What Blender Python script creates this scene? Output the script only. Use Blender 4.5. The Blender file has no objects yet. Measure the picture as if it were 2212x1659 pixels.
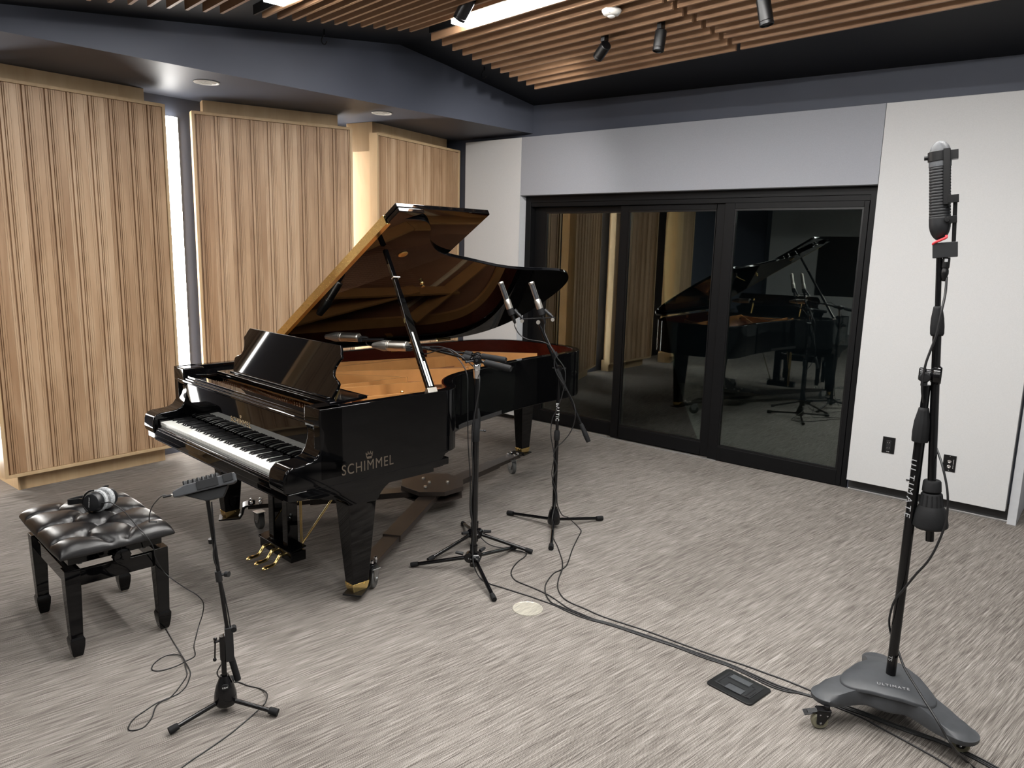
import bpy, bmesh, math, random
from mathutils import Vector, Matrix
random.seed(7)
PI = math.pi
sc = bpy.context.scene
C = sc.collection

# ------------------------------------------------------------------ helpers
def V3(p): return Vector(p)

class MB:
    """collects shapes into one mesh"""
    def __init__(self, o=(0, 0, 0)):
        self.bm = bmesh.new(); self.o = Vector(o)
    def p(self, q): return Vector(q) - self.o
    def face(self, vs):
        try: return self.bm.faces.new(vs)
        except ValueError: return None
    def box(self, c, s, M=None):
        c = self.p(c); hx, hy, hz = s[0]/2, s[1]/2, s[2]/2
        v = []
        for z in (-hz, hz):
            for x, y in ((-hx, -hy), (hx, -hy), (hx, hy), (-hx, hy)):
                q = Vector((x, y, z))
                if M is not None: q = M @ q
                v.append(self.bm.verts.new(c + q))
        for f in ((3, 2, 1, 0), (4, 5, 6, 7), (0, 1, 5, 4), (1, 2, 6, 5), (2, 3, 7, 6), (3, 0, 4, 7)):
            self.face([v[i] for i in f])
        return self
    def b2(self, x0, x1, y0, y1, z0, z1):
        return self.box(((x0+x1)/2, (y0+y1)/2, (z0+z1)/2), (x1-x0, y1-y0, z1-z0))
    def loft(self, rings, cap=True, closed=True):
        R = [[self.bm.verts.new(self.p(q)) for q in r] for r in rings]
        n = len(R[0])
        for a, b in zip(R[:-1], R[1:]):
            for i in range(n if closed else n-1):
                j = (i+1) % n
                self.face([a[i], a[j], b[j], b[i]])
        if cap:
            self.face(list(reversed(R[0]))); self.face(R[-1])
        return self
    def prism(self, poly, a, b, f=None):
        """poly of 2-D points, extruded from a to b; f(u,v,w)->xyz"""
        f = f or (lambda u, v, w: (u, v, w))
        ar = sum(poly[i][0]*poly[(i+1) % len(poly)][1]-poly[(i+1) % len(poly)][0]*poly[i][1] for i in range(len(poly)))
        if ar < 0: poly = poly[::-1]
        return self.loft([[f(u, v, a) for u, v in poly], [f(u, v, b) for u, v in poly]])
    def cyl(self, p0, p1, r0, r1=None, n=20):
        return self.tube([p0, p1], r0, n=n, r1=r1)
    def tube(self, pts, r, n=8, r1=None, cap=True, smooth=0):
        pts = [Vector(q) for q in pts]
        if smooth: pts = spline(pts, smooth)
        m = len(pts); rings = []
        t = (pts[1]-pts[0]).normalized()
        up = Vector((0, 0, 1)) if abs(t.z) < .95 else Vector((1, 0, 0))
        nn = (up - t*up.dot(t)).normalized()
        for i, q in enumerate(pts):
            if i == 0: tt = pts[1]-pts[0]
            elif i == m-1: tt = pts[-1]-pts[-2]
            else: tt = pts[i+1]-pts[i-1]
            tt.normalize()
            nn = (nn - tt*nn.dot(tt)).normalized(); bb = tt.cross(nn)
            rr = r if r1 is None else r + (r1-r)*i/(m-1)
            if isinstance(r, (list, tuple)): rr = r[i]
            rings.append([q + (nn*math.cos(2*PI*k/n) + bb*math.sin(2*PI*k/n))*rr for k in range(n)])
        return self.loft(rings, cap)
    def lathe(self, prof, p0, p1, n=28):
        """prof: (r, t) with t = distance in metres from p0 towards p1"""
        p0 = Vector(p0); d = (Vector(p1)-p0).normalized()
        up = Vector((0, 0, 1)) if abs(d.z) < .9 else Vector((1, 0, 0))
        a = (up - d*up.dot(d)).normalized(); b = d.cross(a)
        rings = [[p0 + d*t + (a*math.cos(2*PI*k/n)+b*math.sin(2*PI*k/n))*max(r, 1e-5) for k in range(n)] for r, t in prof]
        return self.loft(rings)
    def ball(self, c, r, n=16, s=(1, 1, 1), M=None):
        rings = []
        for i in range(1, n//2):
            th = PI*i/(n//2)
            ring = []
            for k in range(n):
                q = Vector((math.sin(th)*math.cos(2*PI*k/n)*s[0], math.sin(th)*math.sin(2*PI*k/n)*s[1], -math.cos(th)*s[2]))*r
                if M is not None: q = M @ q
                ring.append(Vector(c)+q)
            rings.append(ring)
        return self.loft(rings)
    def build(self, name, mat, parent=None, bevel=0, seg=2, ang=35, rev=False):
        bm = self.bm
        bmesh.ops.remove_doubles(bm, verts=bm.verts, dist=1e-6)
        bmesh.ops.recalc_face_normals(bm, faces=bm.faces)
        me = bpy.data.meshes.new(name); bm.to_mesh(me); bm.free()
        me.materials.append(mat)
        me.polygons.foreach_set('use_smooth', [True]*len(me.polygons))
        me.set_sharp_from_angle(angle=math.radians(ang))
        o = bpy.data.objects.new(name, me); C.objects.link(o)
        if parent is not None: o.parent = parent
        if bevel:
            b = o.modifiers.new('bevel', 'BEVEL'); b.width = bevel; b.segments = seg
            b.limit_method = 'ANGLE'; b.angle_limit = math.radians(40); b.harden_normals = True
        return o

def spline(pts, k=8):
    P = [pts[0]*2-pts[1]] + list(pts) + [pts[-1]*2-pts[-2]]
    out = []
    for i in range(1, len(P)-2):
        a, b, c, d = P[i-1], P[i], P[i+1], P[i+2]
        for j in range(k):
            t = j/k
            out.append(.5*((2*b)+(c-a)*t+(2*a-5*b+4*c-d)*t*t+(3*b-a-3*c+d)*t**3))
    out.append(pts[-1]); return out

def thing(name, label, cat, loc=(0, 0, 0), rot=0, group=None):
    o = bpy.data.objects.new(name, None); C.objects.link(o)
    o.empty_display_size = .1
    o.location = loc; o.rotation_euler = (0, 0, rot)
    o['label'] = label; o['category'] = cat
    if group: o['group'] = group
    return o
def tag(o, label, cat, group=None, kind=None):
    o['label'] = label; o['category'] = cat
    if group: o['group'] = group
    if kind: o['kind'] = kind
    return o
def struct(o):
    o['kind'] = 'structure'; return o
def rehome(o, base):
    """give a single-mesh thing its origin at base (mesh data shifted)"""
    o.data.transform(Matrix.Translation(-Vector(base))); o.location = base; return o
def text_mesh(name, s, size, mat, parent, M, depth=.0008, spacing=1.0, xs=1.0):
    cu = bpy.data.curves.new(name+'_c', 'FONT'); cu.body = s; cu.size = size; cu.extrude = depth
    cu.align_x = 'CENTER'; cu.align_y = 'CENTER'; cu.space_character = spacing
    t = bpy.data.objects.new(name+'_t', cu); C.objects.link(t)
    me = bpy.data.meshes.new_from_object(t.evaluated_get(bpy.context.evaluated_depsgraph_get()))
    bpy.data.objects.remove(t); bpy.data.curves.remove(cu)
    me.transform(M @ Matrix.Diagonal((xs, 1, 1, 1)))
    me.materials.clear(); me.materials.append(mat)
    o = bpy.data.objects.new(name, me); C.objects.link(o); o.parent = parent
    return o
def frame(o, x, y):
    x = Vector(x).normalized(); y = Vector(y); y = (y-x*y.dot(x)).normalized(); z = x.cross(y)
    M = Matrix((x, y, z)).transposed().to_4x4(); M.translation = Vector(o); return M

# ------------------------------------------------------------------ materials
def mat(name, col, rough=.5, metal=0, spec=.5, coat=0, var=.08, vscale=30, bump=0, bscale=200, emis=0, stretch=None, col2=None):
    m = bpy.data.materials.new(name); m.use_nodes = True
    nt = m.node_tree; N = nt.nodes; L = nt.links
    b = N['Principled BSDF']
    b.inputs['Roughness'].default_value = rough; b.inputs['Metallic'].default_value = metal
    b.inputs['Specular IOR Level'].default_value = spec
    b.inputs['Coat Weight'].default_value = coat; b.inputs['Coat Roughness'].default_value = .03
    tc = N.new('ShaderNodeTexCoord'); mp = N.new('ShaderNodeMapping')
    if stretch: mp.inputs['Scale'].default_value = stretch
    L.new(tc.outputs['Object'], mp.inputs['Vector'])
    no = N.new('ShaderNodeTexNoise'); no.inputs['Scale'].default_value = vscale; no.inputs['Detail'].default_value = 4
    L.new(mp.outputs['Vector'], no.inputs['Vector'])
    rp = N.new('ShaderNodeValToRGB')
    c1 = [c*(1-var) for c in col]; c2 = [min(1, c*(1+var)) for c in (col2 or col)]
    rp.color_ramp.elements[0].position = .3; rp.color_ramp.elements[1].position = .7
    rp.color_ramp.elements[0].color = (*c1, 1); rp.color_ramp.elements[1].color = (*c2, 1)
    L.new(no.outputs['Fac'], rp.inputs['Fac']); L.new(rp.outputs['Color'], b.inputs['Base Color'])
    if bump:
        n2 = N.new('ShaderNodeTexNoise'); n2.inputs['Scale'].default_value = bscale
        L.new(mp.outputs['Vector'], n2.inputs['Vector'])
        bp = N.new('ShaderNodeBump'); bp.inputs['Strength'].default_value = bump; bp.inputs['Distance'].default_value = .002
        L.new(n2.outputs['Fac'], bp.inputs['Height']); L.new(bp.outputs['Normal'], b.inputs['Normal'])
    if emis:
        b.inputs['Emission Color'].default_value = (*col, 1); b.inputs['Emission Strength'].default_value = emis
    return m

def wood(name, cols, pitch=0, axis=2, rough=.45, grain=70, seed=0, spec=.35):
    """grain runs along axis; pitch>0 gives each board (along local x) its own tone"""
    m = bpy.data.materials.new(name); m.use_nodes = True
    nt = m.node_tree; N = nt.nodes; L = nt.links; b = N['Principled BSDF']
    b.inputs['Roughness'].default_value = rough; b.inputs['Specular IOR Level'].default_value = spec
    tc = N.new('ShaderNodeTexCoord'); sep = N.new('ShaderNodeSeparateXYZ'); L.new(tc.outputs['Object'], sep.inputs[0])
    wn = None
    if pitch:
        dv = N.new('ShaderNodeMath'); dv.operation = 'DIVIDE'; dv.inputs[1].default_value = pitch; L.new(sep.outputs[0], dv.inputs[0])
        fl = N.new('ShaderNodeMath'); fl.operation = 'FLOOR'; L.new(dv.outputs[0], fl.inputs[0])
        ad = N.new('ShaderNodeMath'); ad.operation = 'ADD'; ad.inputs[1].default_value = seed + .37; L.new(fl.outputs[0], ad.inputs[0])
        wn = N.new('ShaderNodeTexWhiteNoise'); wn.noise_dimensions = '1D'; L.new(ad.outputs[0], wn.inputs['W'])
    def noise(sx, det, dist=0):
        mp = N.new('ShaderNodeMapping'); s = [sx, sx, sx]; s[axis] = sx*.022 if sx > 20 else sx*.18; mp.inputs['Scale'].default_value = s
        L.new(tc.outputs['Object'], mp.inputs['Vector'])
        if wn:
            cx = N.new('ShaderNodeCombineXYZ'); mu = N.new('ShaderNodeMath'); mu.operation = 'MULTIPLY'; mu.inputs[1].default_value = 37
            L.new(wn.outputs['Value'], mu.inputs[0]); L.new(mu.outputs[0], cx.inputs[2]); L.new(mu.outputs[0], cx.inputs[0])
            L.new(cx.outputs[0], mp.inputs['Location'])
        no = N.new('ShaderNodeTexNoise'); no.inputs['Scale'].default_value = 1; no.inputs['Detail'].default_value = det
        no.inputs['Distortion'].default_value = dist
        L.new(mp.outputs[0], no.inputs['Vector']); return no
    g = noise(grain, 6, .4); h = noise(7, 4, 1.2)
    mx = N.new('ShaderNodeMath'); mx.operation = 'MULTIPLY_ADD'; mx.inputs[1].default_value = .30
    L.new(g.outputs['Fac'], mx.inputs[0])
    m2 = N.new('ShaderNodeMath'); m2.operation = 'MULTIPLY'; m2.inputs[1].default_value = .70; L.new(h.outputs['Fac'], m2.inputs[0]); L.new(m2.outputs[0], mx.inputs[2])
    out = mx
    if wn:
        m3 = N.new('ShaderNodeMath'); m3.operation = 'MULTIPLY_ADD'; m3.inputs[1].default_value = .42; m3.inputs[2].default_value = -.21
        L.new(wn.outputs['Value'], m3.inputs[0])
        m4 = N.new('ShaderNodeMath'); m4.operation = 'ADD'; L.new(mx.outputs[0], m4.inputs[0]); L.new(m3.outputs[0], m4.inputs[1]); out = m4
    rp = N.new('ShaderNodeValToRGB'); e = rp.color_ramp.elements
    e[0].position = .25; e[1].position = .75; e[0].color = (*cols[0], 1); e[1].color = (*cols[2], 1)
    k = e.new(.5); k.color = (*cols[1], 1)
    L.new(out.outputs[0], rp.inputs['Fac']); L.new(rp.outputs['Color'], b.inputs['Base Color'])
    bp = N.new('ShaderNodeBump'); bp.inputs['Strength'].default_value = .12; bp.inputs['Distance'].default_value = .002
    L.new(g.outputs['Fac'], bp.inputs['Height']); L.new(bp.outputs['Normal'], b.inputs['Normal'])
    return m

def carpet():
    m = bpy.data.materials.new('woven_carpet'); m.use_nodes = True
    nt = m.node_tree; N = nt.nodes; L = nt.links; b = N['Principled BSDF']
    b.inputs['Roughness'].default_value = .85; b.inputs['Specular IOR Level'].default_value = .15
    tc = N.new('ShaderNodeTexCoord')
    rot = N.new('ShaderNodeMapping'); rot.inputs['Rotation'].default_value = (0, 0, math.radians(FLOOR_ROT)); L.new(tc.outputs['Object'], rot.inputs['Vector'])
    def noise(sx, sy, det=2):
        mp = N.new('ShaderNodeMapping'); mp.inputs['Scale'].default_value = (sx, sy, 1); L.new(rot.outputs[0], mp.inputs['Vector'])
        no = N.new('ShaderNodeTexNoise'); no.inputs['Scale'].default_value = 1; no.inputs['Detail'].default_value = det; no.inputs['Roughness'].default_value = .6
        L.new(mp.outputs[0], no.inputs['Vector']); return no
    a = noise(400, 8, 2); c = noise(130, 3.2, 2); d = noise(420, 420, 0); e = noise(1.1, 1.1, 2)
    # tile-to-tile tone
    mp = N.new('ShaderNodeMapping'); mp.inputs['Scale'].default_value = (1/.5, 1/1.0, 1); L.new(rot.outputs[0], mp.inputs['Vector'])
    fl = N.new('ShaderNodeVectorMath'); fl.operation = 'FLOOR'; L.new(mp.outputs[0], fl.inputs[0])
    wn = N.new('ShaderNodeTexWhiteNoise'); wn.noise_dimensions = '2D'; L.new(fl.outputs[0], wn.inputs['Vector'])
    def lin(x, k, o):
        q = N.new('ShaderNodeMath'); q.operation = 'MULTIPLY_ADD'; q.inputs[1].default_value = k; q.inputs[2].default_value = o
        L.new(x, q.inputs[0]); return q.outputs[0]
    def add(x, y):
        q = N.new('ShaderNodeMath'); q.operation = 'ADD'; L.new(x, q.inputs[0]); L.new(y, q.inputs[1]); return q.outputs[0]
    # fine weave: diagonal rows of stitches
    wv = N.new('ShaderNodeTexWave'); wv.wave_type = 'BANDS'; wv.bands_direction = 'X'
    mpw = N.new('ShaderNodeMapping'); mpw.inputs['Scale'].default_value = (1, 1, 1); mpw.inputs['Rotation'].default_value = (0, 0, math.radians(-40)); L.new(rot.outputs[0], mpw.inputs['Vector'])
    L.new(mpw.outputs[0], wv.inputs['Vector']); wv.inputs['Scale'].default_value = 72; L.new(lin(c.outputs['Fac'], 14, 0), wv.inputs['Phase Offset'])
    s = add(add(lin(a.outputs['Fac'], .95, -.475), lin(c.outputs['Fac'], .62, -.31)), add(lin(d.outputs['Fac'], .35, -.175), lin(e.outputs['Fac'], .15, -.075)))
    s = add(add(s, lin(wn.outputs['Value'], .06, -.03)), lin(wv.outputs['Fac'], .26, .37))
    rp = N.new('ShaderNodeValToRGB'); el = rp.color_ramp.elements
    el[0].position = .22; el[0].color = (*FLOOR_COLS[0], 1); el[1].position = .82; el[1].color = (*FLOOR_COLS[2], 1)
    k = el.new(.5); k.color = (*FLOOR_COLS[1], 1)
    L.new(s, rp.inputs['Fac']); L.new(rp.outputs['Color'], b.inputs['Base Color'])
    bp = N.new('ShaderNodeBump'); bp.inputs['Strength'].default_value = .5; bp.inputs['Distance'].default_value = .002
    L.new(s, bp.inputs['Height']); L.new(bp.outputs['Normal'], b.inputs['Normal'])
    return m

def glass_mat():
    m = bpy.data.materials.new('tinted_glass'); m.use_nodes = True
    nt = m.node_tree; N = nt.nodes; L = nt.links; N.remove(N['Principled BSDF'])
    out = N['Material Output']
    tr = N.new('ShaderNodeBsdfTransparent'); tr.inputs[0].default_value = (.62, .68, .67, 1)
    gl = N.new('ShaderNodeBsdfGlossy'); gl.inputs['Roughness'].default_value = .012; gl.inputs[0].default_value = (.92, 1, .97, 1)
    fr = N.new('ShaderNodeFresnel'); fr.inputs['IOR'].default_value = GLASS_IOR
    no = N.new('ShaderNodeTexNoise'); no.inputs['Scale'].default_value = 1.4; tc = N.new('ShaderNodeTexCoord'); L.new(tc.outputs['Object'], no.inputs['Vector'])
    bp = N.new('ShaderNodeBump'); bp.inputs['Strength'].default_value = .015; bp.inputs['Distance'].default_value = .01; L.new(no.outputs['Fac'], bp.inputs['Height'])
    L.new(bp.outputs['Normal'], gl.inputs['Normal'])
    mx = N.new('ShaderNodeMixShader'); L.new(fr.outputs[0], mx.inputs[0]); L.new(tr.outputs[0], mx.inputs[1]); L.new(gl.outputs[0], mx.inputs[2])
    L.new(mx.outputs[0], out.inputs[0]); return m

FLOOR_ROT = 8.5
FLOOR_COLS = ((.045, .038, .034), (.170, .152, .136), (.37, .345, .32))
GLASS_IOR = 2.1
EXPOSURE = 1.0
K = dict(
    lacquer=mat('black_piano_lacquer', (.0015, .0015, .0018), .03, spec=.32, var=.02, vscale=3),
    satin=mat('satin_black_metal', (.0035, .0035, .004), .34, spec=.35, var=.15),
    gloss_tube=mat('gloss_black_tube', (.0025, .0025, .003), .17, spec=.4, var=.1),
    rubber=mat('dark_rubber', (.007, .0072, .008), .7, spec=.25, var=.2, bump=.2),
    plastic=mat('black_plastic', (.007, .0075, .009), .42, var=.15, bump=.06, bscale=600),
    greyplastic=mat('charcoal_plastic', (.040, .043, .048), .5, var=.12, bump=.12, bscale=700),
    brass=mat('polished_brass', (.86, .64, .27), .24, 1, var=.06),
    brass_dull=mat('brushed_brass', (.62, .44, .17), .33, 1, var=.12),
    gold=mat('gold_inlay', (.55, .42, .24), .4, 1, var=.05),
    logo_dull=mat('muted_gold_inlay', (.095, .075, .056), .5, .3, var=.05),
    chrome=mat('chrome', (.75, .75, .76), .14, 1, var=.03),
    steel=mat('brushed_steel', (.5, .51, .52), .33, 1, var=.1),
    nickel=mat('satin_nickel', (.62, .59, .54), .34, 1, var=.05),
    mesh=mat('grille_mesh', (.03, .032, .036), .5, .3, var=.5, vscale=900),
    ivory=mat('white_key_cover', (.80, .80, .76), .22, var=.02),
    ebony=mat('ebony_key', (.008, .008, .009), .3, var=.1),
    bronze=mat('bronze_plate', (.47, .225, .075), .36, .25, spec=.5, var=.08, vscale=12),
    sound=wood('soundboard_spruce', ((.22, .09, .045), (.30, .135, .068), (.36, .175, .09)), axis=1, rough=.4, grain=60),
    mahog=wood('mahogany_inner_rim', ((.022, .003, .0015), (.036, .005, .0022), (.052, .008, .004)), axis=1, rough=.25, grain=30),
    string=mat('copper_string', (.5, .26, .16), .35, .9, var=.1),
    felt=mat('felt', (.35, .03, .03), .9, var=.1),
    leather=mat('black_leather', (.006, .0055, .006), .32, spec=.5, var=.15, bump=.12, bscale=350),
    oak=wood('oak_boards', ((.33, .20, .112), (.46, .305, .185), (.56, .40, .265)), pitch=.137, seed=3),
    maple=wood('maple_frame', ((.44, .30, .165), (.52, .37, .215), (.58, .43, .26)), grain=40),
    slat=wood('ceiling_slat_oak', ((.21, .115, .062), (.30, .175, .10), (.38, .235, .14)), axis=0, grain=50),
    wallgrey=mat('charcoal_wall_paint', (.069, .076, .100), .5, spec=.22, var=.06, vscale=2),
    wallmid=mat('grey_fabric_panel', (.265, .272, .30), .8, spec=.2, var=.04, vscale=200, bump=.15, bscale=900),
    white=mat('white_fabric_panel', (.47, .472, .475), .85, spec=.2, var=.03, vscale=200, bump=.15, bscale=900),
    trimgrey=mat('light_grey_trim', (.42, .43, .45), .5, var=.03),
    ceil=mat('black_ceiling_paint', (.003, .0036, .006), .6, spec=.3, var=.05),
    darkbase=mat('dark_baseboard', (.022, .021, .022), .45, var=.08),
    alu=mat('aluminium_threshold', (.55, .55, .55), .35, .8, var=.05),
    doorframe=mat('black_door_aluminium', (.0035, .0035, .004), .48, spec=.16, var=.1),
    dolly=mat('brown_powder_coat', (.028, .020, .016), .42, spec=.5, var=.12, bump=.08, bscale=500),
    wheel=mat('translucent_grey_wheel', (.20, .19, .13), .35, var=.1),
    wheelgrey=mat('grey_rubber_wheel', (.07, .07, .068), .5, var=.1),
    pad=mat('grey_velour_pad', (.34, .35, .36), .95, spec=.1, var=.35, vscale=120, bump=.6, bscale=300),
    cable=mat('black_cable', (.008, .008, .009), .45, var=.1),
    red=mat('red_wire', (.55, .03, .04), .4, var=.1),
    whiteplastic=mat('white_plastic', (.7, .69, .65), .4, var=.03),
    paint_white=mat('white_print', (.6, .6, .6), .5, var=.02),
    print_grey=mat('grey_print', (.30, .30, .31), .5, var=.02),
    led=mat('led_diffuser', (1, .985, .955), .5, var=0, emis=36),
    led_back=mat('dimmed_led_diffuser', (1, .985, .955), .5, var=0, emis=14),
    led_wall=mat('wall_led_diffuser', (1, .985, .95), .5, var=0, emis=13),
    disc=mat('floor_disc_metal', (.50, .47, .40), .45, .5, var=.25, vscale=160, stretch=(1, .15, 1)),
    carpet=carpet(),
    glass=glass_mat(),
)

# ------------------------------------------------------------------ room shell
YD, YF, XL = 5.973, 5.87, -6.04          # door plane, proud fabric panels, left wall
def quad_box(name, x0, x1, y0, y1, z0, z1, m, bevel=0):
    return struct(MB().b2(x0, x1, y0, y1, z0, z1).build(name, m, None, bevel))

fl = MB().b2(-6.3, 3.2, -4.2, 9.6, -.06, 0).build('floor', K['carpet']); struct(fl)
struct(MB().b2(XL-.12, XL, 1.80, 6.1, 0, 3.7).b2(XL-.42, XL-.30, -4.2, 1.92, 0, 3.7).b2(XL-.31, XL-.11, 1.80, 1.92, 0, 3.7).build('wall_left', K['wallgrey']))
quad_box('wall_right', 3.0, 3.12, -4.2, 6.6, 0, 3.9, K['white'])
# back wall with a dark control-room window
struct(MB().b2(-6.2, -5.2, -4.2, -4.08, 0, 3.9).b2(-3.0, 3.1, -4.2, -4.08, 0, 3.9).b2(-5.2, -3.0, -4.2, -4.08, 0, .95).b2(-5.2, -3.0, -4.2, -4.08, 2.15, 3.9).build('wall_back', K['white']))
struct(MB().b2(-5.2, -3.0, -4.16, -4.13, .95, 2.15).build('window_1', K['plastic']))

# ceiling: two faceted slopes meeting in a fold, flat beyond
def zB(x, y): return 3.118 - .0165*(x+4.72) - .1356*(y-5.973)
FO = Vector((-4.83, 4.335, 0)); D2 = Vector((.9919, -.127, 0)); P2 = Vector((.127, .9919, 0))
def zA(x, y):
    q = Vector((x, y, 0))-FO
    return 3.345 - .0035*q.dot(D2) + .124*q.dot(P2)
cb = MB()
f0, f1 = FO - D2*1.6, FO + D2*8.2
g0, g1 = f0 - P2*4.2, f1 - P2*4.2
bm = cb.bm
def vt(q, z): return bm.verts.new((q.x, q.y, z))
for th in (0,):
    a = [vt(f0, zA(f0.x, f0.y)), vt(f1, zA(f1.x, f1.y))]
    b0 = bm.verts.new((-6.6, 6.25, zB(-6.6, 6.25))); b1 = bm.verts.new((3.4, 6.25, zB(3.4, 6.25)))
    c = [vt(g0, zA(g0.x, g0.y)), vt(g1, zA(g1.x, g1.y))]
    d = [bm.verts.new((g0.x-.6, -4.6, c[0].co.z)), bm.verts.new((3.6, -4.6, c[1].co.z))]
    bm.faces.new([a[0], a[1], b1, b0]); bm.faces.new([c[0], c[1], a[1], a[0]]); bm.faces.new([d[0], d[1], c[1], c[0]])
ext = bmesh.ops.extrude_face_region(bm, geom=bm.faces[:])
for e in ext['geom']:
    if isinstance(e, bmesh.types.BMVert): e.co.z += .25
struct(cb.build('ceiling', K['ceil']))

# bulkhead over the timber panels
A2, B2 = Vector((-4.985, 1.561, 0)), Vector((-4.749, 5.876, 0))
td = (B2-A2).normalized()
Q0, Q1 = A2 - td*6.0, B2 + td*.115
bh = MB(); bh.prism([(Q0.x, Q0.y), (Q1.x, Q1.y), (XL-.05, YD+.02), (XL-.05, Q0.y)], 2.86, 3.75)
struct(bh.build('trim_1', K['wallgrey']))

# door wall: band above, lintel structure, right return
struct(MB().b2(-6.2, 3.1, YD, YD+.14, 2.79, 3.6).b2(-6.2, -4.81, YD, YD+.14, 0, 2.79).b2(-1.545, -.44, YD, YD+.14, 0, 2.79).b2(-4.81, -1.545, YD, YD+.14, 2.275, 2.79).build('wall_front', K['wallgrey']))
struct(MB().b2(-.44, 3.1, 6.42, 6.54, 0, 3.3).b2(-.50, -.44, YD+.1, 6.5, 0, 3.3).build('wall_recess', K['trimgrey']))
quad_box('trim_2', -.490, -.437, YF+.03, YD+.16, .0, 2.8, K['trimgrey'], .002)

def fabric(name, label, x0, x1, y0, y1, z0, z1, m):
    o = MB().b2(x0, x1, y0, y1, z0, z1).build(name, m, None, .003); rehome(o, ((x0+x1)/2, y1, z0)); return tag(o, label, 'wall panel')
fabric('fabric_wall_panel', 'narrow white fabric wall panel in the corner left of the glass doors', -5.545, -4.802, YF, YD-.001, .055, 2.817, K['white'])
fabric('fabric_wall_panel', 'wide white fabric wall panel with two black outlets right of the glass doors', -1.528, -.505, YF, YD-.001, .092, 2.817, K['white'])
fabric('fabric_wall_panel', 'long grey fabric panel above the sliding glass doors', -4.800, -1.530, YF, YD-.001, 2.268, 2.817, K['wallmid'])
quad_box('trim_3', -4.806, -4.800, YF, YD+.1, .05, 2.27, K['trimgrey'])
quad_box('baseboard_right', -1.535, -.492, YD-.012, YD-.0005, .012, .12, K['darkbase'])
quad_box('baseboard_left', -5.9, -4.81, YD-.012, YD-.0005, 0, .07, K['darkbase'])
struct(MB().b2(-1.53, -.49, YD-.03, YD-.013, 0, .012).build('trim_4', K['alu'], None, .002))
struct(MB().b2(-4.78, -2.62, YD-.028, YD-.006, 0, .006).b2(-4.78, -3.75, YD+.002, YD+.02, 0, .012).build('trim_5', K['alu']))

# sliding glass doors ---------------------------------------------------------
fm = MB()
fm.b2(-4.80, -1.548, YD-.012, YD+.13, 2.205, 2.267)
fm.b2(-4.80, -4.735, YD-.012, YD+.13, .0, 2.21); fm.b2(-1.592, -1.548, YD-.012, YD+.13, 0, 2.21)
fm.b2(-4.80, -1.548, YD-.004, YD+.13, 2.165, 2.206)
struct(fm.build('trim_6', K['doorframe'], None, .003))
def door(n, x0, x1, y, sl, sr, zt=2.163):
    t = bpy.data.objects.new('door_%d' % n, None); C.objects.link(t); t.location = ((x0+x1)/2, y, 0); struct(t)
    o = ((x0+x1)/2, y, 0)
    m = MB(o)
    m.b2(x0, x0+sl, y-.02, y+.02, .008, zt); m.b2(x1-sr, x1, y-.02, y+.02, .008, zt)
    m.b2(x0+sl, x1-sr, y-.02, y+.02, .008, .125); m.b2(x0+sl, x1-sr, y-.02, y+.02, zt-.045, zt)
    m.build('door_frame', K['doorframe'], t, .003)
    b = MB(o)
    for (xa, xb, za, zb) in ((x0+sl, x1-sr, .125, .14), (x0+sl, x1-sr, zt-.06, zt-.045)): b.b2(xa, xb, y-.016, y+.012, za, zb)
    b.b2(x0+sl, x0+sl+.012, y-.016, y+.012, .14, zt-.06); b.b2(x1-sr-.012, x1-sr, y-.016, y+.012, .14, zt-.06)
    b.build('glazing_bead', K['satin'], t)
    MB(o).b2(x0+sl+.002, x1-sr-.002, y-.004, y+.004, .127, zt-.047).build('glass_pane', K['glass'], t)
door(1, -4.734, -3.640, YD+.085, .13, .05)
door(2, -3.720, -2.700, YD+.043, .085, .09)
door(3, -2.702, -1.594, YD+.003, .085, .035)
# dark room behind the glass
struct(MB().b2(-6.2, 1.2, 9.3, 9.42, 0, 3).b2(-6.2, -6.08, 6.1, 9.4, 0, 3).b2(1.2, 1.32, 6.54, 9.4, 0, 3).build('wall_beyond', K['wallgrey']))
struct(MB().b2(-6.3, 1.4, 6.115, 9.5, 2.7, 2.8).build('ceiling_beyond', K['ceil']))

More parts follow.
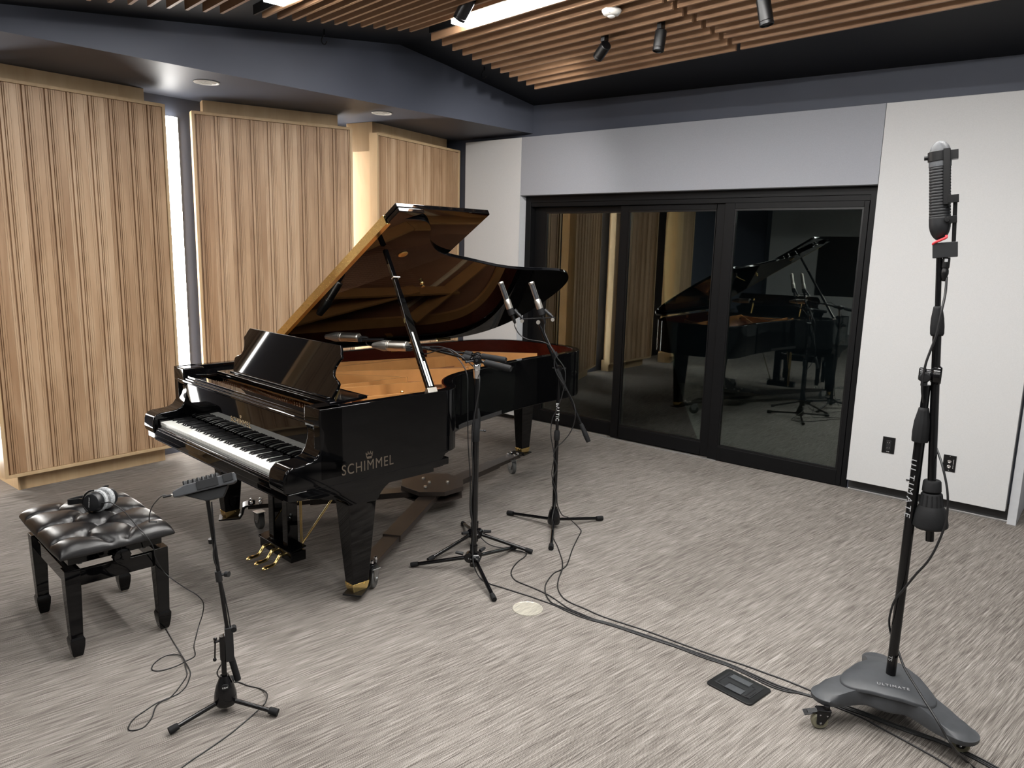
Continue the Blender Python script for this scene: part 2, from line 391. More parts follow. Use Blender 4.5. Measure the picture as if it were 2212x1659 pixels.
# ------------------------------------------------------------------ timber acoustic panels
def board_profile(w, pitch=.137):
    """(x, depth) polyline of the routed boards across a panel of width w"""
    pts = []; x = 0
    seq = [(.012, -.017), (.017, 0), (.007, -.013), (.006, -.002), (.005, -.009), (.011, 0), (.0014, -.004), (.012, 0), (.0014, -.004), (.041, 0), (.0014, -.003), (.011, 0), (.0014, -.003), (.0094, 0)]
    while x < w-1e-6:
        for d, h in seq:
            if x+1e-6 >= w: break
            d = min(d, w-x); pts += [(x, h), (x+d, h)]; x += d
    return pts
def wood_panel(label, P, Qe, hdr):
    """P,Qe: front bottom corners (world xy) left/right"""
    P = Vector((*P, 0)); Qe = Vector((*Qe, 0)); d = Qe-P; w = d.length; d.normalize()
    rot = math.atan2(d.y, d.x)
    t = thing('acoustic_panel', label, 'wall panel', P, rot, 'timber panels along the left wall')
    z0, z1, T = .12, 2.755, .09     # local frame: +x along panel, +y into the wall, -y towards the room
    fw = .022
    f = MB()
    f.b2(0, fw, 0, T, z0, z1); f.b2(w-fw, w, 0, T, z0, z1); f.b2(fw, w-fw, 0, T, z0, z0+fw); f.b2(fw, w-fw, 0, T, z1-fw, z1)
    f.b2(fw, w-fw, .06, T, z0+fw, z1-fw)
    f.build('panel_frame', K['maple'], t, .0015)
    pr = board_profile(w-2*fw-.004)
    poly = [(fw+.002+x, .010-h) for x, h in pr]
    b = MB()
    R0 = [(x, y, z0+fw+.002) for x, y in poly]; R1 = [(x, y, z1-fw-.002) for x, y in poly]
    b.loft([R0, R1], cap=False, closed=False)
    b.build('grooved_boards', K['oak'], t, ang=20)
    e, (d0, d1) = hdr
    k = MB(); k.b2(.11, w-.11, T+.001, T+e, 0, .16); k.build('plinth', K['maple'], t, .001)
    k = MB(); k.b2(d0, w-d1, T+.001, T+e, 2.60, 2.858); k.build('header_box', K['maple'], t, .001)
    k = MB(); k.b2(.16, w-.16, T+.001, T+e, .16, 2.60); k.build('core_box', K['maple'], t)
    return t
t1 = wood_panel('grooved timber panel nearest the camera, left of the glowing wall light', (-5.78, 1.600), (-5.80, 2.86), (.13, (.11, .11)))
MB().b2(.10, .15, .091, .53, 0, 2.858).build('core_box', K['maple'], t1, .001)
wood_panel('middle grooved timber panel directly behind the music desk', (-5.878, 3.105), (-5.448, 4.334), (.14, (.10, .10)))
t3 = wood_panel('far grooved timber panel in the corner beside the white fabric panel', (-5.468, 4.626), (-5.70, 5.955), (.30, (.045, .12)))
wood_panel('grooved timber panel out of the picture on the left', (-5.97, .02), (-5.55, 1.25), (.2, (.1, .1)))
# wood cheek of the far panel (full-height box side, lit)
MB().b2(.045, .165, .091, .40, 0.0, 2.858).build('core_box', K['maple'], t3, .001)

# vertical wall lights in the gaps
def wall_light(label, y0, y1, z0=.12, z1=2.705, x=XL):
    t = thing('wall_light', label, 'wall light', (x, (y0+y1)/2, z0), 0, 'vertical lights in the gaps of the timber wall')
    o = (x, (y0+y1)/2, z0)
    MB(o).b2(x+.001, x+.018, y0-.008, y1+.008, z0, z1+.004).build('housing', K['satin'], t)
    n = 10; w = (y1-y0)/2; ym = (y0+y1)/2
    prof = [(x+.018+.035*math.sin(PI*i/n), ym - w*math.cos(PI*i/n)) for i in range(n+1)]
    m = MB(o); m.prism(prof, z0+.003, z1)
    m.build('diffuser', K['led_wall'], t)
wall_light('tall white vertical light glowing between the near and middle timber panels', 2.925, 3.062)
wall_light('vertical light hidden behind the right edge of the middle timber panel', 4.36, 4.50)
wall_light('vertical light in the gap at the left end of the near timber panel', 1.36, 1.50, x=XL-.30)

# ------------------------------------------------------------------ ceiling slat clouds
S0 = Vector((-4.05, 5.11, 0))
def zSB(q): return 3.05 - .0165*(q.x+4.05) - .1356*(q.y-5.11)
AL = Vector((-4.13, 3.80, 0))
def zSA(q): return zSB(AL + D2*((q-AL).dot(D2))) - .012 + .124*((q-AL).dot(P2))
def slat(m, q0, q1, zf, h=.105, th=.018):
    pts = []
    for q in (q0, q1):
        z = zf(q)
        pts.append([(q.x-P2.x*th/2, q.y-P2.y*th/2, z), (q.x+P2.x*th/2, q.y+P2.y*th/2, z), (q.x+P2.x*th/2, q.y+P2.y*th/2, z+h), (q.x-P2.x*th/2, q.y-P2.y*th/2, z+h)])
    m.loft(pts)
def cloud(label, start, n, pitch, zf, s0, s1, slope_s=0):
    base = start + D2*s0
    t = thing('slat_baffle_cloud', label, 'ceiling baffle', (base.x, base.y, zf(base)), 0, 'oak slat clouds under the black ceiling')
    o = t.location
    for i in range(n):
        q = start - P2*pitch*i
        m = MB(o); slat(m, q + D2*(s0 + slope_s*i), q + D2*s1, zf); m.build('slat', K['slat'], t, .0012)
    for s in (s0+.35, (s0+s1)/2, s1-.25):
        m = MB(o); a = start + P2*.02 + D2*s; b = start - P2*(pitch*(n-1)+.02) + D2*s
        m.tube([(a.x, a.y, zf(a)+.125), (b.x, b.y, zf(b)+.125)], .018, n=4)
        for q in (a*.9+b*.1, a*.1+b*.9): m.cyl((q.x, q.y, zf(q)+.12), (q.x, q.y, zf(q)+.185), .005, n=6)
        m.build('carrier_rail', K['satin'], t)
    return t
JT = 1.862
cloud('oak slat cloud hanging nearest the glass doors, left section', S0, 12, .1005, zSB, 0, JT-.012, .006)
cloud('oak slat cloud hanging nearest the glass doors, right section past the joint', S0, 12, .1005, zSB, JT+.022, 5.2)
cloud('oak slat cloud between the two ceiling light strips', AL, 12, .0975, zSA, 0, 3.6)
AL0 = AL - P2*(.0975*11+.255)
cloud('oak slat cloud at the top left of the picture, beyond the square light end', AL0, 10, .1, zSA, 0, 3.6)

def light_bar(label, q, s0, s1, zf, w=.115, dz=-.016, em='led'):
    c = q + D2*s0
    t = thing('linear_ceiling_light', label, 'ceiling light', (c.x, c.y, zf(c)), 0, 'linear lights between the slat clouds')
    o = t.location
    def bar(m, off, ww, z0, z1, a, b):
        for_ = []
        for s in (a, b):
            p = q + D2*s + P2*off; z = zf(q + D2*s)
            for_.append([(p.x-P2.x*ww/2, p.y-P2.y*ww/2, z+z0), (p.x+P2.x*ww/2, p.y+P2.y*ww/2, z+z0), (p.x+P2.x*ww/2, p.y+P2.y*ww/2, z+z1), (p.x-P2.x*ww/2, p.y-P2.y*ww/2, z+z1)])
        m.loft(for_)
    m = MB(o); bar(m, 0, w, dz, dz+.045, s0, s1); m.build('diffuser', K[em], t)
    m = MB(o); bar(m, 0, w+.006, dz+.045, dz+.12, s0-.004, s1); m.build('housing', K['satin'], t)
    m = MB(o)
    for sgn in (-1, 1): bar(m, sgn*(w/2+.022), .012, .025, .10, s0-.42, s1)
    m.build('side_rail', K['satin'], t)
G1 = (S0 - P2*(.1005*11) + AL)/2; G1 = AL + P2*((S0 - P2*(.1005*11) - AL).dot(P2)/2)
LBD = -.012
light_bar('bright linear ceiling light running to the right over the room', G1, .40, 5.0, lambda q: (zSA(q)+zSB(q))/2)
G0 = AL - P2*(.0975*11+.128)
light_bar('square-ended linear ceiling light at the top edge of the picture', G0, .40, 5.0, zSA)
G2 = AL0 - P2*(.1*9+.14)
light_bar('linear ceiling light over the room behind the camera', G2, .40, 5.0, zSA, em='led_back')
G3 = G2 - P2*1.35
light_bar('linear ceiling light at the back of the room', G3, .40, 5.0, zSA, em='led_back')

# ------------------------------------------------------------------ small ceiling things
def spot(label, mount, d, L=.125, r=.036, watt=0):
    mount = Vector(mount); t = thing('track_spotlight', label, 'spotlight', mount, 0, 'black spotlights under the slats'); o = mount
    d = Vector(d).normalized(); piv = mount + Vector((0, 0, -.055)); a = piv - d*.03; b = piv + d*(L-.03)
    MB(o).box(mount+Vector((0, 0, .03)), (.03, .05, .10)).build('track_adapter', K['satin'], t, .002)
    m = MB(o); m.cyl(mount+Vector((0, 0, -.02)), piv, .007, n=10); m.ball(piv, .013); m.build('swivel_arm', K['plastic'], t)
    m = MB(o); m.lathe([(.0, 0), (r-.004, 0), (r, .004), (r, L-.022), (r-.002, L-.02), (r, L-.018), (r, L-.002), (r-.003, L), (r-.004, L-.008), (0, L-.02)], a, b); m.build('lamp_head', K['satin'], t)
    MB(o).lathe([(0, 0), (r-.005, 0), (r-.005, .002), (0, .003)], b-d*.012, b).build('lens', K['greyplastic'], t)
    if watt:
        ld = bpy.data.lights.new('spot_lamp', 'SPOT'); ld.energy = watt; ld.spot_size = math.radians(75); ld.spot_blend = 1; ld.shadow_soft_size = .03; ld.color = (1, .96, .9)
        lo = bpy.data.objects.new('spot_lamp', ld); C.objects.link(lo); lo.parent = t; lo.location = b + d*.006 - mount; lo.rotation_euler = d.to_track_quat('-Z', 'Y').to_euler()
spot('black spotlight aimed down to the left, left of the pair below the white sensor', (-2.9236, 4.4081, 3.1266), (-.62, .35, -.33), watt=72)
spot('black spotlight hanging nearly straight down, right of the pair below the white sensor', (-2.4804, 4.3579, 3.1261), (-.05, -.12, -1))
spot('black spotlight at the top right, beyond the joint of the slats', (-1.7616, 4.1832, 3.1379), (.22, .05, -1), .14, .038)
spot('black spotlight cut by the top edge, left of the bright linear light', (-3.3603, 3.5649, 3.2781), (-.6, .05, -.6), .15, .04, watt=8)

c = Vector((-2.6563, 4.0671, 3.1684)); c.z += .012
t = thing('occupancy_sensor', 'white dome sensor on the underside of the slats', 'sensor', c)
MB(c).lathe([(0, 0), (.056, 0), (.060, .006), (.057, .016), (.046, .030), (.027, .037), (0, .037)], c, c-Vector((0, 0, 1))).build('housing', K['whiteplastic'], t)
MB(c).lathe([(0, .034), (.024, .035), (.021, .043), (.012, .048), (0, .049)], c, c-Vector((0, 0, 1))).build('lens', K['whiteplastic'], t)
m = MB(c)
for a in range(5):
    q = c + Vector((.045*math.cos(a*1.256), .045*math.sin(a*1.256), -.0285)); m.ball(q, .007, 8, (1, 1, .5))
m.build('indicator_window', K['trimgrey'], t)

def downlight(label, c):
    c = Vector(c); t = thing('recessed_downlight', label, 'downlight', c, 0, 'recessed cans in the bulkhead soffit')
    n = Vector((0, 0, -1)); o = c
    MB(o).lathe([(.072, .001), (.086, .001), (.088, .004), (.084, .008), (.074, .006), (.070, .003)], c, c+n).build('trim_ring', K['whiteplastic'], t)
    MB(o).lathe([(0, .0015), (.071, .0015), (.070, .003), (0, .0028)], c, c+n).build('reflector', K['greyplastic'], t)
    m = MB(o)
    for i in (-2, 0, 2):
        w = math.sqrt(max(.0001, .068**2-(i*.0175)**2)); m.box(c+Vector((i*.0175, 0, -.004)), (.0035, 2*w, .004))
    m.box(c+Vector((0, 0, -.0045)), (.136, .003, .003)); m.build('louvre', K['whiteplastic'], t)
downlight('round recessed downlight in the soffit above the glowing wall light', (-5.2556, 2.8997, 2.8595))
downlight('round recessed downlight in the soffit above the lit edge of the far timber panel', (-5.1309, 4.3974, 2.8595))

def hook(label, q, s):
    q = Vector(q); t = MB(q)
    t.cyl(q+Vector((0, 0, .06)), q+Vector((0, 0, .02)), .006, n=8)
    t.tube([q+Vector((.0, .0, .03)), q+Vector((-.03, 0, 0)), q+Vector((-.02, 0, -.03)), q+Vector((.01, 0, -.04)), q+Vector((.03, 0, -.022))], .004, n=8, smooth=5)
    o = t.build('ceiling_hook', K['satin']); o.location = q; tag(o, label, 'hook')
hook('small black hook under the ceiling left of the slats between the light strips', (-4.62, 3.44, 3.17), 1)
hook('small black hook under the ceiling beside the slats nearest the glass doors', (-4.50, 4.98, 3.205), 1)

# ------------------------------------------------------------------ wall plates
def plate(name, label, x0, x1, z0, z1, kind):
    y = YF; t = thing(name, label, 'outlet', ((x0+x1)/2, y, (z0+z1)/2)); o = t.location
    MB(o).b2(x0, x1, y-.006, y-.0003, z0, z1).build('cover_plate', K['satin'], t, .002)
    xm, zm = (x0+x1)/2, (z0+z1)/2
    if kind == 0:
        MB(o).b2(xm-.017, xm+.017, y-.0085, y-.005, zm-.036, zm+.036).build('receptacle', K['plastic'], t, .002)
        m = MB(o)
        for dz in (.02, -.02):
            m.b2(xm-.008, xm-.0055, y-.0092, y-.008, zm+dz-.004, zm+dz+.005); m.b2(xm+.0055, xm+.008, y-.0092, y-.008, zm+dz-.004, zm+dz+.005)
            m.ball((xm, y-.0086, zm+dz-.009), .0025, 8)
        m.build('slot', K['chrome'], t)
        text_mesh('circuit_number', 'L2-08', .0085, K['paint_white'], t, frame(Vector((xm, y-.0066, z0+.012))-o, (1, 0, 0), (0, 0, 1)), .0003)
    else:
        m = MB(o)
        for dz in (.014, -.022):
            m.lathe([(.0045, .004), (.012, .004), (.012, .010), (.0095, .012), (.008, .007), (.0045, .007)], (xm, y, zm+dz), (xm, y-1, zm+dz))
        m.build('jack', K['chrome'], t)
        m = MB(o)
        for dz in (.05, -.05): m.ball((xm, y-.0062, zm+dz), .003, 8)
        m.build('screw', K['steel'], t)
        for dz, s in ((.014, 'HEADPHONE'), (-.022, 'LINE OUT')):
            text_mesh('jack_print', s, .006, K['paint_white'], t, frame(Vector((xm+.024, y-.0066, zm+dz))-o, (0, 0, -1), (1, 0, 0)), .0003)
plate('power_outlet', 'black duplex power outlet plate on the white panel nearer the doors', -1.306, -1.222, .352, .472, 0)
plate('audio_wall_plate', 'black plate with two round jacks on the white panel, right of the power outlet', -.905, -.826, .298, .415, 1)

# floor fittings ----------------------------------------------------------------
PL = [Vector((-1.1511, 2.8986, 0.0000)), Vector((-0.9435, 2.8639, 0.0000)), Vector((-0.9634, 2.6979, 0.0000)), Vector((-1.1684, 2.7281, 0.0000))]
c = sum(PL, Vector())/4; ex = ((PL[1]-PL[0])+(PL[2]-PL[3])); lx = ex.length/2; ex.normalize(); ey = ex.cross(Vector((0, 0, 1))); ly = (((PL[3]-PL[0])+(PL[2]-PL[1]))/2).length
t = thing('floor_box', 'black rectangular floor box lid lying flush in the carpet', 'floor box', c, math.atan2(ex.y, ex.x))
def rr(w, h, r, n=5):
    out = []
    for cx, cy, a0 in ((w/2-r, h/2-r, 0), (-w/2+r, h/2-r, 90), (-w/2+r, -h/2+r, 180), (w/2-r, -h/2+r, 270)):
        for i in range(n+1):
            a = math.radians(a0+90*i/n); out.append((cx+r*math.cos(a), cy+r*math.sin(a)))
    return out
MB().prism(rr(lx, ly, .018), .0, .007).build('surround', K['satin'], t, .002)
w, hh = lx, ly
m = MB(); m.b2(-w*.40, w*.38, -hh*.30, hh*.36, .007, .0085); m.build('lid', K['plastic'], t, .001)
m = MB()
m.b2(-w*.28, w*.16, hh*.14, hh*.33, .0085, .011); m.b2(-w*.16, w*.20, -hh*.32, -hh*.10, .0085, .011)
m.build('cable_flap', K['greyplastic'], t, .001)
m = MB()
for (a, b, c_, d) in ((-.36, -.335, -.22, .30), (-.36, -.29, -.24, -.215), (-.33, -.22, .30, .325), (.26, .285, -.26, .18), (.34, .352, -.2, .06), (.30, .37, -.3, -.27), (.19, .24, .20, .225), (-.2, .16, -.06, -.045), (-.30, .16, .10, .115)):
    m.b2(w*a, w*b, hh*c_, hh*d, .0085, .0093)
m.build('slot', K['rubber'], t)
c = Vector((-2.1282, 2.7449, -0.0000))
t = thing('floor_port', 'round pale metal disc set flush in the carpet', 'floor port', c)
MB().lathe([(0, .002), (.068, .002), (.070, .0035), (.0745, .0035), (.076, .001), (.076, 0), (0, 0)], (0, 0, 0), (0, 0, 1), 48).build('cover_disc', K['disc'], t)

# ------------------------------------------------------------------ grand piano (local: x along keyboard, y towards tail, z up)
PTH = math.radians(-4.307)
PO = Vector((math.cos(PTH)*-3.701 - math.sin(PTH)*1.606, math.sin(PTH)*-3.701 + math.cos(PTH)*1.606, 0))
pn = thing('grand_piano', 'black lacquered concert grand piano with its lid propped open', 'piano', PO, PTH)
ZR, ZB = 1.023, .69
OUT = [(-.797, .174), (-.797, 1.0), (-.797, 2.0), (-.792, 2.25), (-.765, 2.48), (-.71, 2.64), (-.62, 2.76), (-.50, 2.84), (-.36, 2.885), (-.19, 2.903), (-.04, 2.900), (.08, 2.865), (.165, 2.80), (.22, 2.72), (.248, 2.62), (.262, 2.48), (.268, 2.3), (.282, 2.12), (.312, 1.93), (.355, 1.75), (.392, 1.60), (.42, 1.48), (.447, 1.38), (.49, 1.28), (.56, 1.18), (.645, 1.105), (.72, 1.06), (.77, 1.01), (.793, .95), (.797, .85), (.797, .174)]
def smooth2(P, k=4, keep=2):
    Q = spline([Vector((x, y, 0)) for x, y in P], k); return [(q.x, q.y) for q in Q]
def offset(P, d):
    out = []
    for i, (x, y) in enumerate(P):
        a = P[max(i-1, 0)]; b = P[min(i+1, len(P)-1)]
        t = Vector((b[0]-a[0], b[1]-a[1])).normalized(); n = Vector((t.y, -t.x))
        out.append((x+n.x*d, y+n.y*d))
    return out
OUTS = [OUT[0], OUT[1]] + smooth2(OUT[2:-1], 4) + [OUT[-1]]
INS = offset(OUTS, .052); INS[0] = (INS[0][0], .174); INS[-1] = (INS[-1][0], .174)
def wall(m, A, B, z0, z1):
    rings = []
    for (ax, ay), (bx, by) in zip(A, B): rings.append([(ax, ay, z0), (bx, by, z0), (bx, by, z1), (ax, ay, z1)])
    m.loft(rings)
m = MB(); wall(m, OUTS, INS, ZB, ZR); m.build('rim', K['lacquer'], pn, .003)
LIN = offset(OUTS, .0525); LIN2 = offset(OUTS, .060)
k0 = 1
m = MB(); wall(m, LIN[k0:-1], LIN2[k0:-1], .80, ZR-.004); m.build('inner_rim', K['mahog'], pn)

# arms (cheeks)
PROF = [(.30, ZR), (.174, ZR), (.172, .955), (.176, .932), (.187, .918), (.188, .89), (.184, .865), (.172, .826), (.152, .799), (.12, .786), (.075, .780), (.034, .779), (.012, .772), (-.004, .757), (-.012, .735), (-.014, .70), (-.012, .675), (-.006, .663), (.02, .660), (.30, .66)]
for s in (-1, 1):
    x0, x1 = sorted((s*.662, s*.797))
    MB().prism(PROF, x0, x1, lambda u, v, w: (w, u, v)).build('arm', K['lacquer'], pn, .008, 3)
# keybed, skirts
kb = MB(); kb.b2(-.797, .797, .006, .95, .622, .661); kb.build('keybed', K['lacquer'], pn, .006, 3)
MB().prism([(.0, .624), (.95, .624), (.95, .60), (.10, .60), (.03, .612)], -.70, .75, lambda u, v, w: (w, u, v)).build('keybed_underside', K['lacquer'], pn, .003)
SK = [(.28, .70), (.28, .602), (.845, .600), (.845, .648), (.885, .650), (.905, .660), (.925, .683), (.95, .694), (.985, .700), (.985, .76), (.28, .76)]
MB().prism([(.10, .62), (.17, .604), (.845, .600), (.845, .648), (.885, .650), (.905, .660), (.925, .683), (.95, .692), (.95, .70), (.10, .70)], .745, .7965, lambda u, v, w: (w, u, v)).build('side_skirt', K['lacquer'], pn, .002)
MB().prism([(.10, .62), (.17, .604), (.845, .600), (.845, .648), (.925, .683), (.95, .70), (.10, .70)], -.7965, -.745, lambda u, v, w: (w, u, v)).build('side_skirt', K['lacquer'], pn, .002)
# horn return under the bent side
m = MB(); MB
m.prism([(-.745, .90), (.74, .90), (.70, 1.0), (.5, 1.22), (.37, 1.7), (.26, 2.1), (.22, 2.6), (.0, 2.84), (-.4, 2.83), (-.70, 2.55), (-.745, 2.1)], .695, .72)
m.build('soundboard_underframe', K['darkbase'], pn)
# key slip with mouldings
m = MB(); m.b2(-.663, .663, -.004, .020, .655, .690); m.b2(-.663, .663, .000, .020, .690, .703); m.b2(-.663, .663, .002, .016, .703, .709)
m.build('key_slip', K['lacquer'], pn, .003)
# cheek blocks at the key ends
for s in (-1, 1):
    x0, x1 = sorted((s*.6455, s*.662)); MB().b2(x0, x1, .018, .19, .70, .742).build('key_block', K['lacquer'], pn, .003)
# keys
KW = 1.29/52
wk = None
m = MB(); m.b2(.0006, KW-.0006, .022, .185, .712, .731); m.b2(.0008, KW-.0008, .026, .18, .69, .712)
wk = m.build('white_key', K['ivory'], pn, .001)
wk.location = (-.645, 0, 0)
for i in range(1, 52):
    o = wk.copy(); C.objects.link(o); o.parent = pn; o.location = (-.645+KW*i, 0, 0)
bkm = MB()
bkm.loft([[(-.0065, .078, .722), (.0065, .078, .722), (.0065, .192, .722), (-.0065, .192, .722)], [(-.0062, .080, .731), (.0062, .080, .731), (.0062, .192, .731), (-.0062, .192, .731)], [(-.0045, .090, .742), (.0045, .090, .742), (.0045, .192, .742), (-.0045, .192, .742)]])
bk = bkm.build('black_key', K['ebony'], pn, .0012)
nm = 'ABCDEFG'; first = True
for i in range(51):
    if nm[i % 7] in 'ACDFG':
        o = bk if first else bk.copy()
        if not first: C.objects.link(o); o.parent = pn
        first = False; o.location = (-.645+KW*(i+1), 0, 0)
# fallboard + stretcher
FB = [(.196, .742), (.192, .76), (.189, .80), (.188, .935), (.205, .94), (.215, .94), (.215, .735)]
MB().prism(FB, -.664, .664, lambda u, v, w: (w, u, v)).build('fallboard', K['lacquer'], pn, .002)
ST = [(.172, .944), (.172, .955), (.180, .958), (.180, .967), (.187, .970), (.187, .982), (.236, .984), (.236, .945)]
MB().prism(ST, -.7445, .7445, lambda u, v, w: (w, u, v)).build('stretcher', K['lacquer'], pn, .0015)
text_mesh('fallboard_logo', 'SCHIMMEL', .040, K['gold'], pn, frame((0, .1872, .822), (1, 0, 0), (0, 0, 1)), .0004, 1.25)
def crown(name, M, s, m_, parent):
    b = MB()
    pts = [(-.5, 0), (-.62, .62), (-.33, .32), (-.24, .78), (0, .36), (.24, .78), (.33, .32), (.62, .62), (.5, 0)]
    w = .055
    seg = list(zip(pts, pts[1:])) + [((-.46, -.10), (.46, -.10)), ((-.45, -.24), (.45, -.24)), ((-.5, 0), (.5, 0))]
    for a, c in seg:
        a = Vector((*a, 0)); c = Vector((*c, 0)); d = (c-a).normalized(); n = Vector((-d.y, d.x, 0))*w
        P = [a-n, c-n, c+n, a+n]
        b.loft([[M @ (q*s) for q in P], [M @ (q*s + Vector((0, 0, .0008))) for q in P]])
    for q in ((-.62, .68), (-.24, .84), (.24, .84), (.62, .68)): b.ball(M @ (Vector((*q, .0))*s), s*.06, 8)
    return b.build(name, m_, parent)
crown('fallboard_crown', frame((.004, .1875, .848), (1, 0, 0), (0, 0, 1)), .013, K['gold'], pn)
text_mesh('side_logo', 'SCHIMMEL', .0715, K['logo_dull'], pn, frame((.7972, .434, .714), (0, 1, 0), (0, 0, 1)), .0004, 1.16, .80)
crown('side_crown', frame((.7975, .440, .757), (0, 1, 0), (0, 0, 1)), .031, K['logo_dull'], pn)
# iron plate, soundboard, strings, pins ---------------------------------------
IN3 = [q for q in offset(OUTS, .0605)]
body = [q for q in IN3 if q[1] > .25]
MB().prism([(-.735, .25)] + body + [(.735, .25)], .84, .85).build('soundboard', K['sound'], pn)
pl = MB()
pl.prism([(-.735, .25), (.735, .25), (.735, .66), (.45, .60), (-.30, .62), (-.735, .72)], .895, .91)
rim1, rim2 = IN3, offset(OUTS, .135)
idx = [i for i, q in enumerate(rim1) if q[1] > .62]
rings = []
for i in idx:
    a, b = rim1[i], rim2[i]; rings.append([(a[0], a[1], .875), (b[0], b[1], .87), (b[0], b[1], .892), (a[0], a[1], .90)])
pl.loft(rings)
def strut(x0, y0, x1, y1, w=.026, z0=.875, z1=.985):
    a = Vector((x0, y0, 0)); b = Vector((x1, y1, 0)); d = (b-a).normalized(); n = Vector((-d.y, d.x, 0))*w/2
    pl.loft([[a-n+Vector((0, 0, z0)), a+n+Vector((0, 0, z0)), a+n*.55+Vector((0, 0, z1)), a-n*.55+Vector((0, 0, z1))], [b-n+Vector((0, 0, z0)), b+n+Vector((0, 0, z0)), b+n*.55+Vector((0, 0, z1-.01)), b-n*.55+Vector((0, 0, z1-.01))]])
strut(-.70, .60, -.40, 1.95); strut(-.42, .60, -.42, 2.35); strut(-.40, .66, .10, 1.72); strut(-.34, .74, .135, 1.19); strut(.155, .56, .125, 1.19); strut(.22, .56, .31, 1.20); strut(.50, .55, .56, 1.0)
strut(-.66, 2.0, -.10, 2.62); strut(.10, 1.72, .13, 2.5)
pl.b2(-.72, .72, .245, .285, .90, .935); pl.b2(-.70, .70, .55, .59, .895, .93)
pl.build('iron_plate', K['bronze'], pn, .004)
tp = MB()
for r in range(4):
    for i in range(62):
        x = -.66 + i*.0215 + r*.005
        if -.02 < x-.15 < .02 or -.02 < x+.40 < .02: continue
        y = .325 + r*.042 + .02*math.sin(i*.15)
        tp.cyl((x, y, .905), (x, y-.004, .934), .0030, n=6)
o = tp.build('tuning_pins', K['steel'], pn); o['kind'] = 'stuff'
stg = MB()
for i in range(84):
    t_ = i/83; x0 = -.62 + 1.28*t_; y0 = .60
    if i < 22: x1, y1, z = x0+.62*(1-i/40), 2.55-.02*i, .93
    else: x1, y1, z = x0-.16*(1-t_), .60 + 1.75*((1-t_)**1.15) + .22, .915
    x1 = min(x1, .70)
    stg.tube([(x0, .34, .925), (x0, y0, z+.012), (x1, y1, z-.02)], .0013, n=4, cap=False)
o = stg.build('strings', K['string'], pn); o['kind'] = 'stuff'
br = MB(); br.tube([(.66, .83, .862), (.50, 1.0, .862), (.30, 1.35, .862), (.16, 1.8, .862), (.08, 2.2, .862)], .016, n=6, smooth=6); br.tube([(-.60, 1.95, .862), (-.2, 2.4, .862), (.08, 2.55, .862)], .018, n=6, smooth=6)
br.build('bridge', K['maple'], pn)
# little brass fittings on the plate
m = MB()
for (x, y) in ((.40, .86), (.44, .80), (.36, .95), (.50, .74), (.55, .72), (.30, 1.02)): m.cyl((x, y, .90), (x, y, .93), .011, n=10); m.ball((x, y, .93), .010, 8)
m.build('plate_bolt', K['brass'], pn)
# damper heads row
m = MB()
for i in range(46):
    x = -.60 + i*.0235; m.b2(x, x+.012, .66 + .06*(i/46), .70 + .06*(i/46), .930, .950)
o = m.build('dampers', K['ebony'], pn, .002)

# music shelf + desk
m = MB(); m.prism([(-.60, .345), (.60, .345), (.60, .42), (.56, .60), (-.56, .60), (-.60, .42)], .985, 1.001)
m.b2(-.60, .60, .345, .362, .965, .985)
m.build('music_shelf', K['lacquer'], pn, .003)
for s in (-1, 1):
    m = MB(); m.prism([(s*.742, .24), (s*.742, .64), (s*.66, .62), (s*.60, .56), (s*.605, .30), (s*.65, .24)], .972, .984); m.build('shelf_rail', K['lacquer'], pn, .003)
HP = [(0, .525), (.10, .535), (.22, .550), (.30, .552), (.345, .535), (.375, .510), (.42, .488), (.50, .478), (.60, .482), (.70, .497), (.76, .513), (.80, .512), (.84, .500), (.90, .495), (1.0, .475)]
dp = [(x, s) for s, x in HP] + [(-x, s) for s, x in reversed(HP)]
da, db = Vector((0, .408, 1.001)), Vector((0, .498, 1.258)); dl = db-da; dn = Vector((0, dl.z, -dl.y)).normalized()
MB().prism(dp, 0, .016, lambda u, v, w: tuple(Vector((u, 0, 0)) + da + dl*v + dn*w)).build('music_desk', K['lacquer'], pn, .003)
MB().b2(-.52, .52, .385, .407, 1.001, 1.009).build('desk_ledge', K['lacquer'], pn, .003)
for s in (-1, 1):
    m = MB(); m.tube([(s*.3, .515, 1.19), (s*.3, .60, 1.01)], .007, n=8); m.build('desk_strut', K['brass_dull'], pn)

# lid -------------------------------------------------------------------------
AL_ = math.radians(32.3); HX, HZ = -.797, 1.035
ca, sa = math.cos(AL_), math.sin(AL_)
def lp(x, y, w):
    """plan x,y of the closed lid; w height above its underside -> opened position"""
    r = x-HX; return (HX + r*ca - w*sa, y, HZ + r*sa + w*ca)
LO = [q for q in offset(OUTS, -.016) if q[1] > .80]
LO = [(max(x, HX), y) for x, y in LO]
LO = [(HX, .762)] + LO + [(.872, .93), (.874, .762)]
LO = [q for i, q in enumerate(LO) if i == 0 or abs(q[0]-LO[i-1][0])+abs(q[1]-LO[i-1][1]) > 1e-4]
MB().prism(LO, 0, .024, lp).build('lid', K['lacquer'], pn, .004)
MB().prism([(HX, .758), (.874, .758), (.872, 1.405), (.858, 1.42), (HX, 1.42)], .0255, .0495, lp).build('lid_front_flap', K['lacquer'], pn, .004)
m = MB(); m.prism([(HX+.02, .752), (.76, .752), (.76, .7565), (HX+.02, .7565)], -.002, .050, lp)
m.prism([(HX+.02, .7575), (.76, .7575), (.765, .775), (.755, .782), (HX+.02, .782)], -.0015, -.0002, lp)
m.build('lid_flap_hinge', K['brass'], pn)
m = MB()
for i in range(40):
    x = HX+.05+i*.0385; m.ball(lp(x, .7515, .012), .0032, 6); m.ball(lp(x+.019, .7515, .038), .0032, 6)
m.build('hinge_screws', K['brass_dull'], pn)
